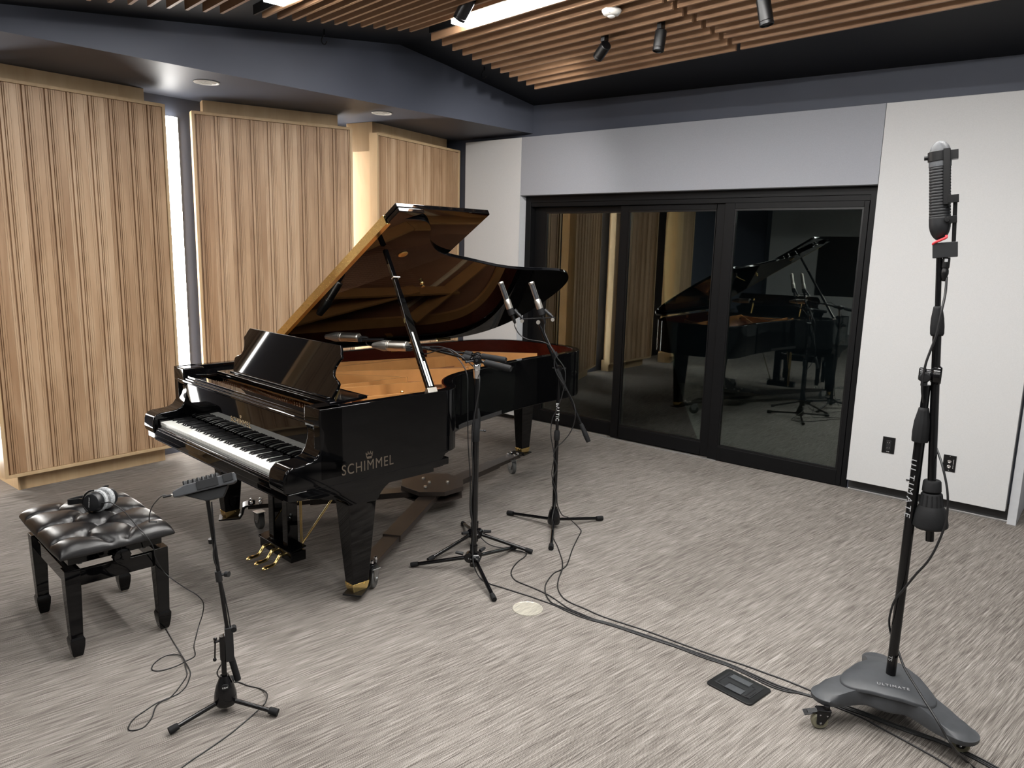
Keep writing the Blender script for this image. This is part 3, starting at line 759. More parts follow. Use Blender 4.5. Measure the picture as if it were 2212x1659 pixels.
for y in (1.08, 1.75, 2.28):
    m = MB(); m.cyl((HX+.006, y-.07, HZ-.004), (HX+.006, y+.07, HZ-.004), .006, n=10); m.b2(HX+.053, HX+.064, y-.03, y+.03, .985, 1.020); m.build('lid_hinge', K['brass'], pn, .001)
m = MB(); m.b2(HX+.045, HX+.055, .75, 2.35, ZR, ZR+.004); m.build('rim_strip', K['nickel'], pn)
m = MB(); a = Vector(lp(.13, 1.42, 0)); b = Vector(lp(.13, 1.42, -.022)); m.lathe([(0, 0), (.016, 0), (.014, .006), (.006, .008), (.006, .016), (.012, .018), (.012, .026), (0, .028)], a, b, 14); m.build('lid_stop', K['brass'], pn)
a = Vector(lp(.47, 1.05, 0)); b = Vector(lp(.47, 1.05, -.03))
MB().lathe([(0, 0), (.028, 0), (.03, .003), (.026, .006), (.012, .007), (0, .006)], a, b, 20).build('prop_cup', K['brass_dull'], pn)
# prop stick
pa = Vector((.772, .848, ZR-.004)); pb = Vector(lp(.53, .885, -.004))
d = (pb-pa); L_ = d.length; d.normalize(); up = Vector((0, 1, 0)); sx = d.cross(up).normalized(); sy = sx.cross(d)
def stick(m, w0, w1, t, a, b, off=0, oy=0):
    A = pa + d*a + sx*off + sy*oy; B = pa + d*b + sx*off + sy*oy
    m.loft([[A - sx*t - sy*w0, A + sx*t - sy*w0, A + sx*t + sy*w0, A - sx*t + sy*w0], [B - sx*t - sy*w1, B + sx*t - sy*w1, B + sx*t + sy*w1, B - sx*t + sy*w1]])
m = MB(); stick(m, .024, .024, .010, 0, .40); stick(m, .024, .014, .010, .40, .60); stick(m, .014, .012, .010, .60, L_-.01); m.build('lid_prop', K['lacquer'], pn, .002)
pr = pn.children[-1] if False else bpy.data.objects['lid_prop']
m = MB(); stick(m, .0045, .0045, .001, .03, .34, -.0108, -.008); stick(m, .0045, .0045, .001, .03, .17, -.0108, .006); m.build('short_prop', K['ivory'], pr)
m = MB(); stick(m, .030, .030, .013, -.012, .022); m.cyl(pa-sy*.03, pa+sy*.03, .008, n=10); m.build('prop_hinge', K['nickel'], pr, .001)
m = MB(); q = pa + d*(L_*.78); m.tube([q-sy*.018, q-sy*.02-sx*.02, q+sy*.02-sx*.02, q+sy*.018], .004, n=6); m.build('prop_clip', K['nickel'], pr)

# legs ------------------------------------------------------------------------
def leg(cx, cy, zt, zb, wx=.115, wy=.16, bx=.068, by=.092):
    def ring(z, a, b): return [(cx-a/2, cy-b/2, z), (cx+a/2, cy-b/2, z), (cx+a/2, cy+b/2, z), (cx-a/2, cy+b/2, z)]
    m = MB(); m.loft([ring(zb+.035, bx, by), ring(zt-.03, wx, wy), ring(zt-.015, wx+.012, wy+.012), ring(zt, wx+.012, wy+.012)])
    o = m.build('leg', K['lacquer'], pn, .004)
    m = MB(); m.loft([ring(zb, bx*.86, by*.86), ring(zb+.014, bx*.95, by*.95), ring(zb+.036, bx+.004, by+.004), ring(zb+.046, bx+.006, by+.006)]); m.build('brass_ferrule', K['brass'], o, .001)
    m = MB()
    for s in (-1, 1): m.ball((cx+s*(bx/2+.003), cy+.018, zb+.037), .004, 6); m.ball((cx-.012*s, cy-by/2-.003, zb+.037), .004, 6)
    m.build('screw', K['brass_dull'], o)
    return o
LEGS = [(.693, .432, .535, .044), (-.693, .432, .535, .050), (-.36, 2.765, .70, .112)]
for a in LEGS: leg(*a)
for s in (-1, 1):
    arc = [(.845, .60)] + [(.575+.012, .598)] + [(.588 - .088*math.sin(a), .600 - .078*(1-math.cos(a))) for a in [PI/2*i/6 for i in range(7)]] + [(.49, .522), (.30, .522), (.262, .560), (.235, .574), (.20, .588), (.17, .598), (.17, .603), (.845, .603)]
    arc = [(.80, .603), (.62, .600), (.585, .592), (.555, .575), (.53, .552), (.516, .530), (.513, .522), (.345, .522), (.335, .540), (.31, .558), (.28, .570), (.235, .577), (.20, .588), (.165, .603)]
    x0, x1 = sorted((s*.615, s*.768)); MB().prism(arc, x0, x1, lambda u, v, w: (w, u, v)).build('leg_block', K['lacquer'], pn, .004)
MB().b2(-.46, -.26, 2.66, 2.86, .69, .71).build('leg_block', K['lacquer'], pn, .003)

# pedal lyre --------------------------------------------------------------------
LX = .085
m = MB(); m.b2(LX-.17, LX+.17, .315, .405, .072, .128); m.build('lyre_box', K['lacquer'], pn, .004)
m = MB(); m.loft([[(LX-.175, .305, .128), (LX+.175, .305, .128), (LX+.175, .405, .145), (LX-.175, .405, .145)], [(LX-.175, .305, .136), (LX+.175, .305, .136), (LX+.175, .405, .153), (LX-.175, .405, .153)]]); m.build('lyre_lid', K['lacquer'], pn, .003)
for x in (LX-.075, LX+.075): MB().b2(x-.026, x+.026, .335, .400, .14, .605).build('lyre_post', K['lacquer'], pn, .004)
MB().b2(LX-.12, LX+.12, .33, .42, .585, .605).build('lyre_block', K['lacquer'], pn, .004)
for i, x in enumerate((LX-.085, LX+.005, LX+.09)):
    rings = []
    for y, z, w, h in ((.320, .100, .010, .008), (.300, .100, .011, .010), (.288, .094, .011, .012), (.276, .076, .010, .012), (.262, .060, .011, .010), (.245, .055, .014, .007), (.225, .056, .019, .006), (.208, .055, .020, .006), (.196, .051, .015, .005), (.190, .048, .007, .003)):
        rings.append([(x + w*math.cos(2*PI*k/14), y, z + h*math.sin(2*PI*k/14)) for k in range(14)])
    MB().loft(rings).build('pedal', K['brass'], pn, ang=60)
m = MB(); m.cyl((LX+.12, .395, .125), (LX+.16, .80, .61), .0055, n=12); m.build('lyre_brace', K['brass'], pn)
m = MB(); m.cyl((LX-.12, .395, .125), (LX-.16, .80, .61), .0055, n=12); m.build('lyre_brace', K['brass'], pn)
for x in (LX+.10, LX+.115): MB().cyl((x, .415, .03+.06), (x, .415, .61), .0032, n=10).build('pedal_rod', K['brass_dull'], pn)
m = MB(); m.ball((LX+.1075, .415, .088), .008, 8); m.build('rod_nut', K['steel'], pn)

# ------------------------------------------------------------------ piano dolly
dy = thing('piano_dolly', 'three-armed brown steel piano dolly on casters under the grand', 'dolly', PO, PTH)
CX, CY, CZ = -.085, 1.61, .165
oc = [(-.317, 1.50), (-.34, 1.645), (-.19, 1.815), (-.025, 1.805), (.098, 1.695), (.103, 1.525), (-.006, 1.40), (-.196, 1.395)]
m = MB(); m.prism(oc, .135, .165); m.build('centre_plate', K['dolly'], dy, .002)
m = MB(); m.prism([(x*.96+CX*.04, y*.96+CY*.04) for x, y in oc], .082, .094); m.build('lower_plate', K['dolly'], dy, .002)
m = MB()
for (x, y) in ((-.21, 1.60), (-.115, 1.575), (-.035, 1.67), (-.055, 1.49)): m.lathe([(0, 0), (.012, 0), (.012, .010), (.010, .013), (0, .013)], (x, y, .165), (x, y, 1), 6)
m.build('bolt', K['nickel'], dy)
def dolly_arm(tx, ty, foot, zf, steps):
    a = Vector((CX, CY, 0)); b = Vector((tx, ty, 0)); d = (b-a).normalized(); n = Vector((-d.y, d.x, 0)); L = (b-a).length
    def seg(m, s0, s1, w, z0, z1):
        A = a+d*s0; B = a+d*s1
        m.loft([[A-n*w+Vector((0, 0, z0)), A+n*w+Vector((0, 0, z0)), A+n*w+Vector((0, 0, z1)), A-n*w+Vector((0, 0, z1))], [B-n*w+Vector((0, 0, z0)), B+n*w+Vector((0, 0, z0)), B+n*w+Vector((0, 0, z1)), B-n*w+Vector((0, 0, z1))]])
    m = MB(); seg(m, .02, L*.66, .054, .096, .134); ar = m.build('arm', K['dolly'], dy, .002)
    m = MB(); seg(m, L*.5, L-.055, .046, .100, .128); m.build('sliding_arm', K['dolly'], ar, .002)
    # stepped foot tray carrying the piano leg
    prof = [(L-.10, .128), (L-.045, .128), (L-.022, .118), (L-.014, zf+.025), (L+.0, zf), (L+.12, zf), (L+.12, zf-.010), (L-.006, zf-.010), (L-.026, zf+.02), (L-.036, .106), (L-.05, .116), (L-.10, .116)]
    m = MB(); m.prism(prof, -.05, .05, lambda u, v, w: tuple(a + d*u + n*w + Vector((0, 0, v)))); m.build('foot_tray', K['satin'], ar, .002)
    for s in (L-.13, L-.075):
        for w in (-.03, .03):
            q = a+d*s+n*w; m = MB(); m.lathe([(0, 0), (.011, 0), (.011, .008), (.009, .016), (.004, .019), (0, .02)], q+Vector((0, 0, .128)), q+Vector((0, 0, 1)), 12); m.build('dome_nut', K['chrome'], ar)
    return a, d, n, L
def big_caster(c, ax):
    """c: xy of contact point; ax: axle direction"""
    ax = Vector((*ax, 0)).normalized(); c = Vector((c[0], c[1], 0)); r = .052; q = c+Vector((0, 0, r)); fw = Vector((0, 0, 1)).cross(ax)
    m = MB(); m.lathe([(.036, -.0155), (r-.004, -.0155), (r, -.011), (r, .011), (r-.004, .0155), (.036, .0155)], q, q+ax, 32); w = m.build('caster_wheel', K['wheelgrey'], dy)
    m = MB(); m.lathe([(0, -.014), (.036, -.014), (.036, .014), (0, .014)], q, q+ax, 24); m.build('wheel_hub', K['steel'], w)
    m = MB()
    for s in (-1, 1):
        m.prism([(-.018, -.012), (.018, -.012), (.035, .03), (.03, .058), (-.03, .058), (-.035, .03)], s*.019-.002, s*.019+.002, lambda u, v, ww: tuple(q + fw*u + ax*ww + Vector((0, 0, v))))
    m.box(q+Vector((0, 0, .057)), (.062, .062, .006)); m.cyl(q - ax*.026, q+ax*.026, .007, n=10)
    m.build('caster_fork', K['steel'], w, .001)
for (lx_, ly_, zt, zb) in LEGS:
    a, d, n, L = dolly_arm(*( (lx_ - .0, ly_) if False else (Vector((lx_, ly_, 0)) - (Vector((lx_, ly_, 0))-Vector((CX, CY, 0))).normalized()*.052).to_2d()), None, zb, 0)
big_caster((.655, .555), (.8, .6)); big_caster((-.50, .527), (.1, 1)); big_caster((-.262, 2.545), (.35, .93))

# ------------------------------------------------------------------ bench
bc = Vector((-3.520, 1.306, 0)); brot = math.radians(-5.3)
bn = thing('piano_bench', 'black tufted leather piano bench with square legs', 'bench', bc, brot)
lx, ly = .262, .178
for sx_ in (-1, 1):
    for sy_ in (-1, 1):
        cx, cy = sx_*lx, sy_*ly
        def ring(z, a): return [(cx-a, cy-a, z), (cx+a, cy-a, z), (cx+a, cy+a, z), (cx-a, cy+a, z)]
        m = MB(); m.loft([ring(.008, .0175), ring(.018, .021), ring(.055, .027), ring(.085, .029), ring(.094, .025), ring(.098, .0235), ring(.30, .029), ring(.402, .030)])
        o = m.build('leg', K['lacquer'], bn, .002)
        MB().cyl((cx, cy, 0), (cx, cy, .009), .015, n=14).build('glide', K['nickel'], o)
for sy_ in (-1, 1): MB().b2(-lx+.028, lx-.028, sy_*ly-.012, sy_*ly+.012, .318, .385).build('rail', K['lacquer'], bn, .002)
for sx_ in (-1, 1): MB().b2(sx_*lx-.012, sx_*lx+.012, -ly+.028, ly-.028, .318, .385).build('rail', K['lacquer'], bn, .002)
MB().b2(-.278, .278, -.188, .188, .418, .470).build('seat_frame', K['lacquer'], bn, .003)
m = MB()
for s in (-1, 1):
    m.b2(-.22, .22, s*.13-.008, s*.13+.008, .392, .402); m.tube([(-.2, s*.13, .40), (.2, s*.13, .43)], .009, n=4); m.tube([(-.2, s*.13, .43), (.2, s*.13, .40)], .009, n=4)
m.build('lift_mechanism', K['steel'], bn)
for s in (-1, 1):
    m = MB(); m.lathe([(0, 0), (.012, 0), (.012, .012), (.032, .014), (.036, .018), (.036, .034), (.033, .040), (.02, .043), (0, .044)], (s*.278, .01, .418), (s*2, .01, .418), 24)
    o = m.build('height_knob', K['lacquer'], bn)
    m = MB()
    for i in range(12):
        a = i*PI/6; m.box((s*.304, .01+.0355*math.cos(a), .418+.0355*math.sin(a)), (.016, .006, .006), Matrix.Rotation(a, 3, 'X'))
    m.build('knob_grip', K['lacquer'], o, .001)
# tufted cushion
CW, CD = .335, .232
rowsB = [[(-.20, -.105), (0, -.105), (.20, -.105)], [(-.30+.1*0, 0), (-.10, 0), (.10, 0), (.30, 0)], [(-.20, .105), (0, .105), (.20, .105)]]
BT = [q for r in rowsB for q in r if abs(q[0]) < .29]
lines = []
for (x, y) in BT:
    for (x2, y2) in BT:
        if (x, y) < (x2, y2) and .05 < math.hypot(x-x2, y-y2) < .155 and abs(y-y2) > .05: lines.append((x, y, x2, y2))
for (x, y) in BT:
    if abs(y) > .05: lines.append((x, y, x, math.copysign(.26, y)))
lines += [(-.20, -.105, -.345, -.02), (-.20, .105, -.345, .02), (.20, -.105, .345, -.02), (.20, .105, .345, .02)]
def dseg(px, py, l):
    x, y, X, Y = l; dx, dy_ = X-x, Y-y; t = max(0, min(1, ((px-x)*dx+(py-y)*dy_)/(dx*dx+dy_*dy_))); return math.hypot(px-x-dx*t, py-y-dy_*t)
NX, NY = 92, 66
m = MB(); bm = m.bm; G = []
def sq(u): return math.copysign(abs(u)**.92, u)
for j in range(NY+1):
    row = []
    for i in range(NX+1):
        u = -1+2*i/NX; v = -1+2*j/NY
        ue = math.sin(u*PI/2)*.35+u*.65; ve = math.sin(v*PI/2)*.35+v*.65
        x, y = ue*CW, ve*CD
        # rounded corners
        k = max(0, abs(ue)+abs(ve)*CD/CW*1.2-1.45)
        x *= 1-.05*k; y *= 1-.05*k
        e = (1-abs(ue)**7)*(1-abs(ve)**6)
        z = .478 + .052*max(0, e)**.42
        dl_ = min(dseg(x, y, l) for l in lines); db_ = min(math.hypot(x-a, y-b) for a, b in BT)
        z -= (.010*math.exp(-(dl_/.010)**2) + .008*math.exp(-(dl_/.035)**2) + .026*math.exp(-(db_/.022)**2) + .010*math.exp(-(db_/.05)**2))*min(1, max(0, e)*3)
        z += .0012*math.sin(x*90+3*math.sin(y*40))*math.exp(-(db_/.06)**2)
        row.append(bm.verts.new((x, y, z)))
    G.append(row)
for j in range(NY):
    for i in range(NX): bm.faces.new([G[j][i], G[j][i+1], G[j+1][i+1], G[j+1][i]])
edge = [G[0][i] for i in range(NX+1)] + [G[j][NX] for j in range(1, NY+1)] + [G[NY][i] for i in range(NX-1, -1, -1)] + [G[j][0] for j in range(NY-1, 0, -1)]
prev = edge
for dz, k in ((-.006, 1.004), (-.013, .99), (-.017, .93)):
    nx = [bm.verts.new((q.co.x*k/1.0 if prev is edge else q.co.x*k, q.co.y*k, .478+dz)) for q in edge]
    for i in range(len(edge)):
        j = (i+1) % len(edge); bm.faces.new([prev[j], prev[i], nx[i], nx[j]])
    prev = nx
bm.faces.new(list(reversed(prev)))
cu = m.build('cushion', K['leather'], bn, ang=80)
m = None
for (a, b) in BT:
    MB().ball((a, b, .487), .011, 12, (1, 1, .55)).build('button', K['leather'], cu)

# ------------------------------------------------------------------ headphones on the bench
hb = Vector((-3.5234, 1.3104, 0.5750)); hb.z = 0
ph = thing('headphones', 'black studio headphones with grey velour pads lying on the bench', 'headphones', (hb.x, hb.y, .53))
hn = Vector((.52, -.83, .14)).normalized()     # outer face of the front cup
hp = Vector((0, 0, 1)).cross(hn).normalized()*-1   # towards the headband
if hp.y > 0 and hp.x > 0: hp = -hp
hp = Vector((-hn.y*-1, -hn.x, 0)).normalized() if False else hp
hc = Vector((hb.x, hb.y, .580)); o = ph.location
def cup(cc, n, back):
    m = MB(o); m.lathe([(0, .026), (.030, .026), (.038, .023), (.043, .015), (.045, .004), (.046, -.006), (.044, -.010), (0, -.010)], cc, cc+n, 36); sh = m.build('ear_cup', K['plastic'], ph)
    m = MB(o); m.lathe([(0, -.010), (.044, -.010), (.050, -.013), (.052, -.020), (.050, -.028), (.043, -.033), (.028, -.033), (.024, -.022), (0, -.022)], cc, cc+n, 36); m.build('ear_pad', K['pad'], ph)
    a = (Vector((0, 0, 1))-n*n.z).normalized(); b = n.cross(a)
    if not back:
        m = MB(o)
        for s in (.0015,): m.box(cc+n*.0263, (.0012, .002, .070), frame((0, 0, 0), b, a).to_3x3() @ Matrix(((1, 0, 0), (0, 0, 1), (0, 1, 0)))); m.build('seam', K['rubber'], sh)
        text_mesh('print', 'STUDIO PRO'[:6], .001, K['paint_white'], sh, frame(cc+n*.02-o, a, b), .0001) if False else None
    # yoke: half ring around the cup
    m = MB(o); pts = []
    for i in range(15):
        t_ = -PI/2 + PI*i/14; pts.append(cc + n*.006 + (hp*math.cos(t_) + n.cross(hp)*math.sin(t_))*.052)
    m.tube(pts, .0045, n=8); m.box(cc+n*.006+hp*.060, (.020, .012, .022), frame((0, 0, 0), hp, n).to_3x3()); m.build('yoke', K['satin'], ph, .001)
    return cc + hp*.068 + n*.004
e1 = cup(hc, hn, False)
hc2 = hc - hn*.088 + Vector((0, 0, .004))
e2 = cup(hc2, -hn, True)
m = MB(o); pts = []
mid = (e1+e2)/2; half = (e1-e2)/2
for i in range(25):
    t_ = PI*i/24; pts.append(mid + half*math.cos(t_)*(1+.25*math.sin(t_)) + hp*.085*math.sin(t_) + Vector((0, 0, -.018*math.sin(t_))))
wz = Vector((0, 0, 1)); rings = []
for i, q in enumerate(pts):
    tt = (pts[min(i+1, 24)]-pts[max(i-1, 0)]).normalized(); nn = wz.cross(tt).normalized()
    rings.append([q-nn*.004-wz*.013, q+nn*.004-wz*.013, q+nn*.004+wz*.013, q-nn*.004+wz*.013])
m.loft(rings); m.build('headband', K['rubber'], ph, .003)
# beads of print along the seam
a = (Vector((0, 0, 1))-hn*hn.z).normalized(); b = hn.cross(a)
text_mesh('cup_print', 'beyerdynamic', .0075, K['paint_white'], ph, frame(hc+hn*.0265-b*-.006-o, -a, b) if False else frame(hc+hn*.0266+(-hp if False else hp)*.007-o, a*-1, -hp if False else (hp*-1).cross(Vector(a))*0+hp), .0002, 1.1)
# cord: cup -> over the bench edge -> floor loops
T = .0028
cordp = [hc+hn*.010-hp*.044, hc+hn*.006-hp*.060] + [Vector(q) for q in ((-3.3642, 1.3193, 0.6113), (-3.3293, 1.3569, 0.5695), (-3.2220, 1.3555, 0.5398), (-3.1654, 1.3746, 0.4946), (-3.1540, 1.3960, 0.4404), (-3.1574, 1.4045, 0.3875), (-3.1713, 1.4395, 0.3135), (-3.1506, 1.4607, 0.2778), (-3.1166, 1.5084, 0.2236), (-3.0918, 1.5475, 0.1844), (-3.0842, 1.5719, 0.1399), (-3.0900, 1.5701, 0.0865), (-3.0964, 1.5531, 0.0339))] 
flo = [Vector(q) for q in ((-3.0561, 1.5149, 0.0028), (-2.9907, 1.4720, 0.0028), (-2.9159, 1.4370, 0.0028), (-2.9014, 1.3905, 0.0028), (-2.8952, 1.3335, 0.0028), (-2.9102, 1.2823, 0.0028), (-2.9441, 1.2657, 0.0028), (-2.9863, 1.2990, 0.0028), (-3.0040, 1.3570, 0.0028), (-2.9604, 1.3923, 0.0068), (-2.9076, 1.3859, 0.0088), (-2.8552, 1.3649, 0.0028), (-2.7984, 1.3417, 0.0028), (-2.7581, 1.3017, 0.0028), (-2.7152, 1.2499, 0.0028), (-2.6884, 1.2076, 0.0068), (-2.6998, 1.1731, 0.0028), (-2.6876, 1.1286, 0.0028), (-2.6664, 1.0710, 0.0028), (-2.6275, 1.0323, 0.0028), (-2.6015, 1.0340, 0.0028), (-2.5894, 1.0700, 0.0028), (-2.6240, 1.1165, 0.0028), (-2.6727, 1.1535, 0.0068), (-2.6988, 1.1942, 0.0028), (-2.6982, 1.2526, 0.0028), (-2.7256, 1.3005, 0.0028), (-2.7887, 1.3505, 0.0028), (-2.8307, 1.3682, 0.0028), (-2.8891, 1.3805, 0.0078), (-2.9924, 1.4081, 0.0028), (-3.1135, 1.4352, 0.0028), (-3.2307, 1.4627, 0.0028))]
MB(o).tube([q for q in cordp+flo], .0024, n=6, smooth=6).build('cord', K['cable'], ph, ang=80)
m = MB(o); m.cyl(cordp[0]+hp*.003, cordp[1], .0042, .003, n=10); m.build('strain_relief', K['rubber'], ph)

# ------------------------------------------------------------------ personal mixer on its own low stand
mb = Vector((-2.461, 1.322, 0))
ms = thing('mixer_stand', 'short black tripod stand holding the small mixer beside the bench', 'stand', mb)
o = mb
m = MB(o); m.lathe([(.0, .035), (.036, .035), (.042, .045), (.040, .075), (.032, .11), (.022, .135), (.016, .15), (0, .15)], mb, mb+Vector((0, 0, 1)), 28); hub = m.build('tripod_hub', K['gloss_tube'], ms)
m = MB(o); vd = Vector((2.461, -1.322, 0)).normalized(); q = mb+vd*.030+Vector((0, 0, .118)); m.lathe([(0, 0), (.013, 0), (.013, .005), (.011, .007), (0, .007)], q, q+vd, 20); kn = m.build('lock_screw', K['rubber'], hub)
m = MB(o); q2 = q+vd*.0071; m.lathe([(.0085, 0), (.0105, 0), (.0105, .0006), (.0085, .0006)], q2, q2+vd, 20) if False else None
text_mesh('maker_mark', 'K&M', .010, K['paint_white'], kn, frame(q+vd*.0073-o, vd.cross(Vector((0, 0, -1))), (0, 0, 1)), .0002)
def tleg(par, o, c, f, r=.0085, zc=.055, capm='rubber', z1=.016, ro=.014, cl=.034):
    c = Vector((c[0], c[1], zc)); f = Vector((f[0], f[1], z1)); d = (f-c).normalized()
    m = MB(o); m.cyl(c, f-d*cl*.5, r, n=14); l = m.build('leg', K['gloss_tube'], par)
    m = MB(o); m.lathe([(0, 0), (ro*.86, 0), (ro*.92, .004), (ro, cl*.55), (ro*.98, cl), (0, cl)], f-d*cl, f, 18); m.build('rubber_foot', K['rubber'], l)
for f in ((-2.48, 1.112), (-2.287, 1.433), (-2.622, 1.437)): tleg(ms, o, mb, f)
m = MB(o); m.cyl(mb+Vector((0, 0, .14)), mb+Vector((.0, 0, .272)), .0095, n=16); m.cyl(mb+Vector((0, 0, .215)), mb+Vector((0, 0, .310)), .0125, n=16); m.build('lower_tube', K['gloss_tube'], ms)
bt = Vector((-2.4461, 1.3498, 0.1934)); tp_ = Vector((-2.4741, 1.2976, 0.8343)); ud = (tp_-bt).normalized(); sdx = Vector((.47, .88, 0))
pv = Vector((-2.4572, 1.3290, 0.2961)); cl0 = Vector((-2.4474, 1.3474, 0.2072)); cl1 = Vector((-2.4533, 1.3363, 0.3414))
bt2 = Vector((-2.4388, 1.3633, 0.1213))
m = MB(o); m.cyl(cl0, tp_+ud*.02, .0072, n=14); m.build('boom_tube', K['satin'], ms)
m = MB(o); m.cyl(bt2, cl0 + (cl0-bt2)*.1, .012, n=16); m.build('counterweight', K['rubber'], ms)
dz_ = (cl1-cl0).normalized(); m = MB(o); m.box((cl0+cl1)/2, (.03, .026, (cl1-cl0).length), frame((0, 0, 0), sdx, Vector((-.88, .47, 0))).to_3x3()); cb_ = m.build('clamp_block', K['plastic'], ms, .002)
m = MB(o); q = Vector((-2.4419, 1.3575, 0.3334)); m.cyl(q-vd*.01, q+vd*.014, .010, n=16); m.build('clamp_knob', K['rubber'], cb_)
m = MB(o); m.cyl(pv-vd*.012, pv+vd*.012, .017, n=20); m.build('pivot_joint', K['gloss_tube'], ms)
ha = Vector((-2.4734, 1.2990, 0.2894)); hb_ = Vector((-2.4756, 1.2949, 0.2190)); m = MB(o); m.cyl(pv, ha, .0045, n=10); m.ball(ha, .006, 12); m.cyl(ha+Vector((0, 0, .006)), hb_, .003, n=10); m.ball(ha+Vector((0, 0, .012)), .007, 12); m.ball(hb_, .007, 12); m.build('t_bar_lever', K['gloss_tube'], ms)
q = Vector((-2.4515, 1.3396, 0.5526)); q0 = Vector((-2.4629, 1.3185, 0.5507)); m = MB(o); m.cyl(q0-ud*.022, q0+ud*.018, .012, n=14); m.cyl(q0, q, .005, n=10); m.cyl(q, q+(q-q0).normalized()*.012+vd*.008, .011, n=16); m.build('extension_clutch', K['plastic'], ms)
q = Vector((-2.4705, 1.3042, 0.6875)); m = MB(o); m.cyl(q-ud*.008, q+ud*.008, .013, n=16); m.build('cable_tie', K['satin'], ms)
# cable down the stand and across the carpet
sc_ = [Vector(q) for q in ((-2.4599, 1.3040, 0.8379), (-2.4559, 1.3041, 0.7761), (-2.4543, 1.3064, 0.6967), (-2.4536, 1.2982, 0.6461), (-2.4560, 1.3031, 0.6082), (-2.4600, 1.3208, 0.5562), (-2.4515, 1.3364, 0.4439), (-2.4446, 1.3448, 0.3505), (-2.4637, 1.3566, 0.2445), (-2.5021, 1.3276, 0.1654), (-2.5102, 1.3210, 0.1305))]
sf = [Vector(q) for q in ((-2.6133, 1.4123, 0.0060), (-2.6029, 1.4506, 0.0028), (-2.5479, 1.4650, 0.0028), (-2.4911, 1.4858, 0.0028), (-2.4264, 1.4763, 0.0128), (-2.3615, 1.4276, 0.0270), (-2.3650, 1.4074, 0.0120), (-2.3510, 1.3461, 0.0028), (-2.3236, 1.2647, 0.0028), (-2.3028, 1.1731, 0.0028), (-2.2877, 1.0893, 0.0028), (-2.2715, 1.0327, 0.0028))]
mc = MB(mb); mc.tube(sc_+sf, .0026, n=6, smooth=6); cab = mc.build('mixer_cable', K['cable'], None, ang=80); cab.location = mb
tag(cab, 'thin black cable from the mixer stand running over its right leg to the bottom edge', 'cable')

# mixer
mx0 = Vector((-2.4737, 1.2983, 0.8534)); mxr = Vector((-2.4276, 1.3842, 0.9098)); mxl = Vector((-2.5270, 1.1991, 0.8771))
dx = (mxr-mxl); Lm = dx.length; dx.normalize(); dyv = Vector((-.88, .47, -.34)); dyv = (dyv-dx*dyv.dot(dx)).normalized(); dzv = dx.cross(dyv)
if dzv.z < 0: dzv = -dzv
mc_ = (mxl+mxr)/2
px = thing('personal_mixer', 'small black monitor mixer with a row of knobs on the low stand', 'mixer', mc_-Vector((0, 0, .05)))
o = px.location
def mp(u, v, w): return tuple(mc_ + dx*u + dyv*w + dzv*v)
m = MB(o); m.prism([(-Lm/2, -.014), (-Lm/2, .008), (-Lm*.30, .022), (Lm*.20, .026), (Lm/2, .028), (Lm/2, -.004), (Lm*.45, -.010), (-Lm*.35, -.014)], -.02, .15, mp); m.build('case', K['greyplastic'], px, .004)
m = MB(o); m.prism([(-Lm*.36, -.013), (-Lm*.02, -.052), (Lm*.24, -.050), (Lm*.36, -.012)], .0, .13, mp); m.build('base_wedge', K['plastic'], px, .003)
m = MB(o); m.prism([(-Lm*.12, -.006), (-Lm*.12, .024), (Lm*.22, .0265), (Lm*.22, -.004)], -.0235, -.0195, mp); m.prism([(Lm*.30, .0), (Lm*.30, .0275), (Lm*.46, .0285), (Lm*.46, .002)], -.0235, -.0195, mp); m.build('side_panel', K['plastic'], px, .001)
for r in range(3):
    for i in range(8):
        u = -Lm*.30 + i*Lm*.073; h = .0215 + .0035*(i/7); w = -.002 + r*.05
        a = Vector(mp(u, h, w)); k = MB(o); k.lathe([(0, 0), (.0068, 0), (.0062, .004), (.0058, .013), (.005, .0145), (0, .0145)], a, a+dzv, 16); k.build('knob', K['plastic'], px)
q = Vector(mp(-Lm/2, -.003, .0)); m = MB(o); m.cyl(q, q-dx*.007, .0055, n=12); m.build('phone_jack', K['nickel'], px)
# headphone extension lead
e = Vector((-3.1645, 1.3898, 0.5539)); 
lead = [q-dx*.004, q-dx*.012] + [Vector(z) for z in ((-2.6178, 1.2049, 0.8492), (-2.7499, 1.2401, 0.7876), (-2.9536, 1.3119, 0.6932), (-3.1073, 1.3686, 0.6077))] + [e]
m = MB(q); m.tube(lead, .0022, n=6, smooth=6); m.cyl(q-dx*.004, q-dx*.034, .0048, .0035, n=12); m.tube([e+Vector((0, 0, .002)), e+Vector((.016, .028, -.0015))], .0035, n=8)
ld = m.build('jack_lead', K['cable'], None, ang=80); ld.location = q; tag(ld, 'short black jack lead curving from the mixer down to the bench cushion', 'cable')

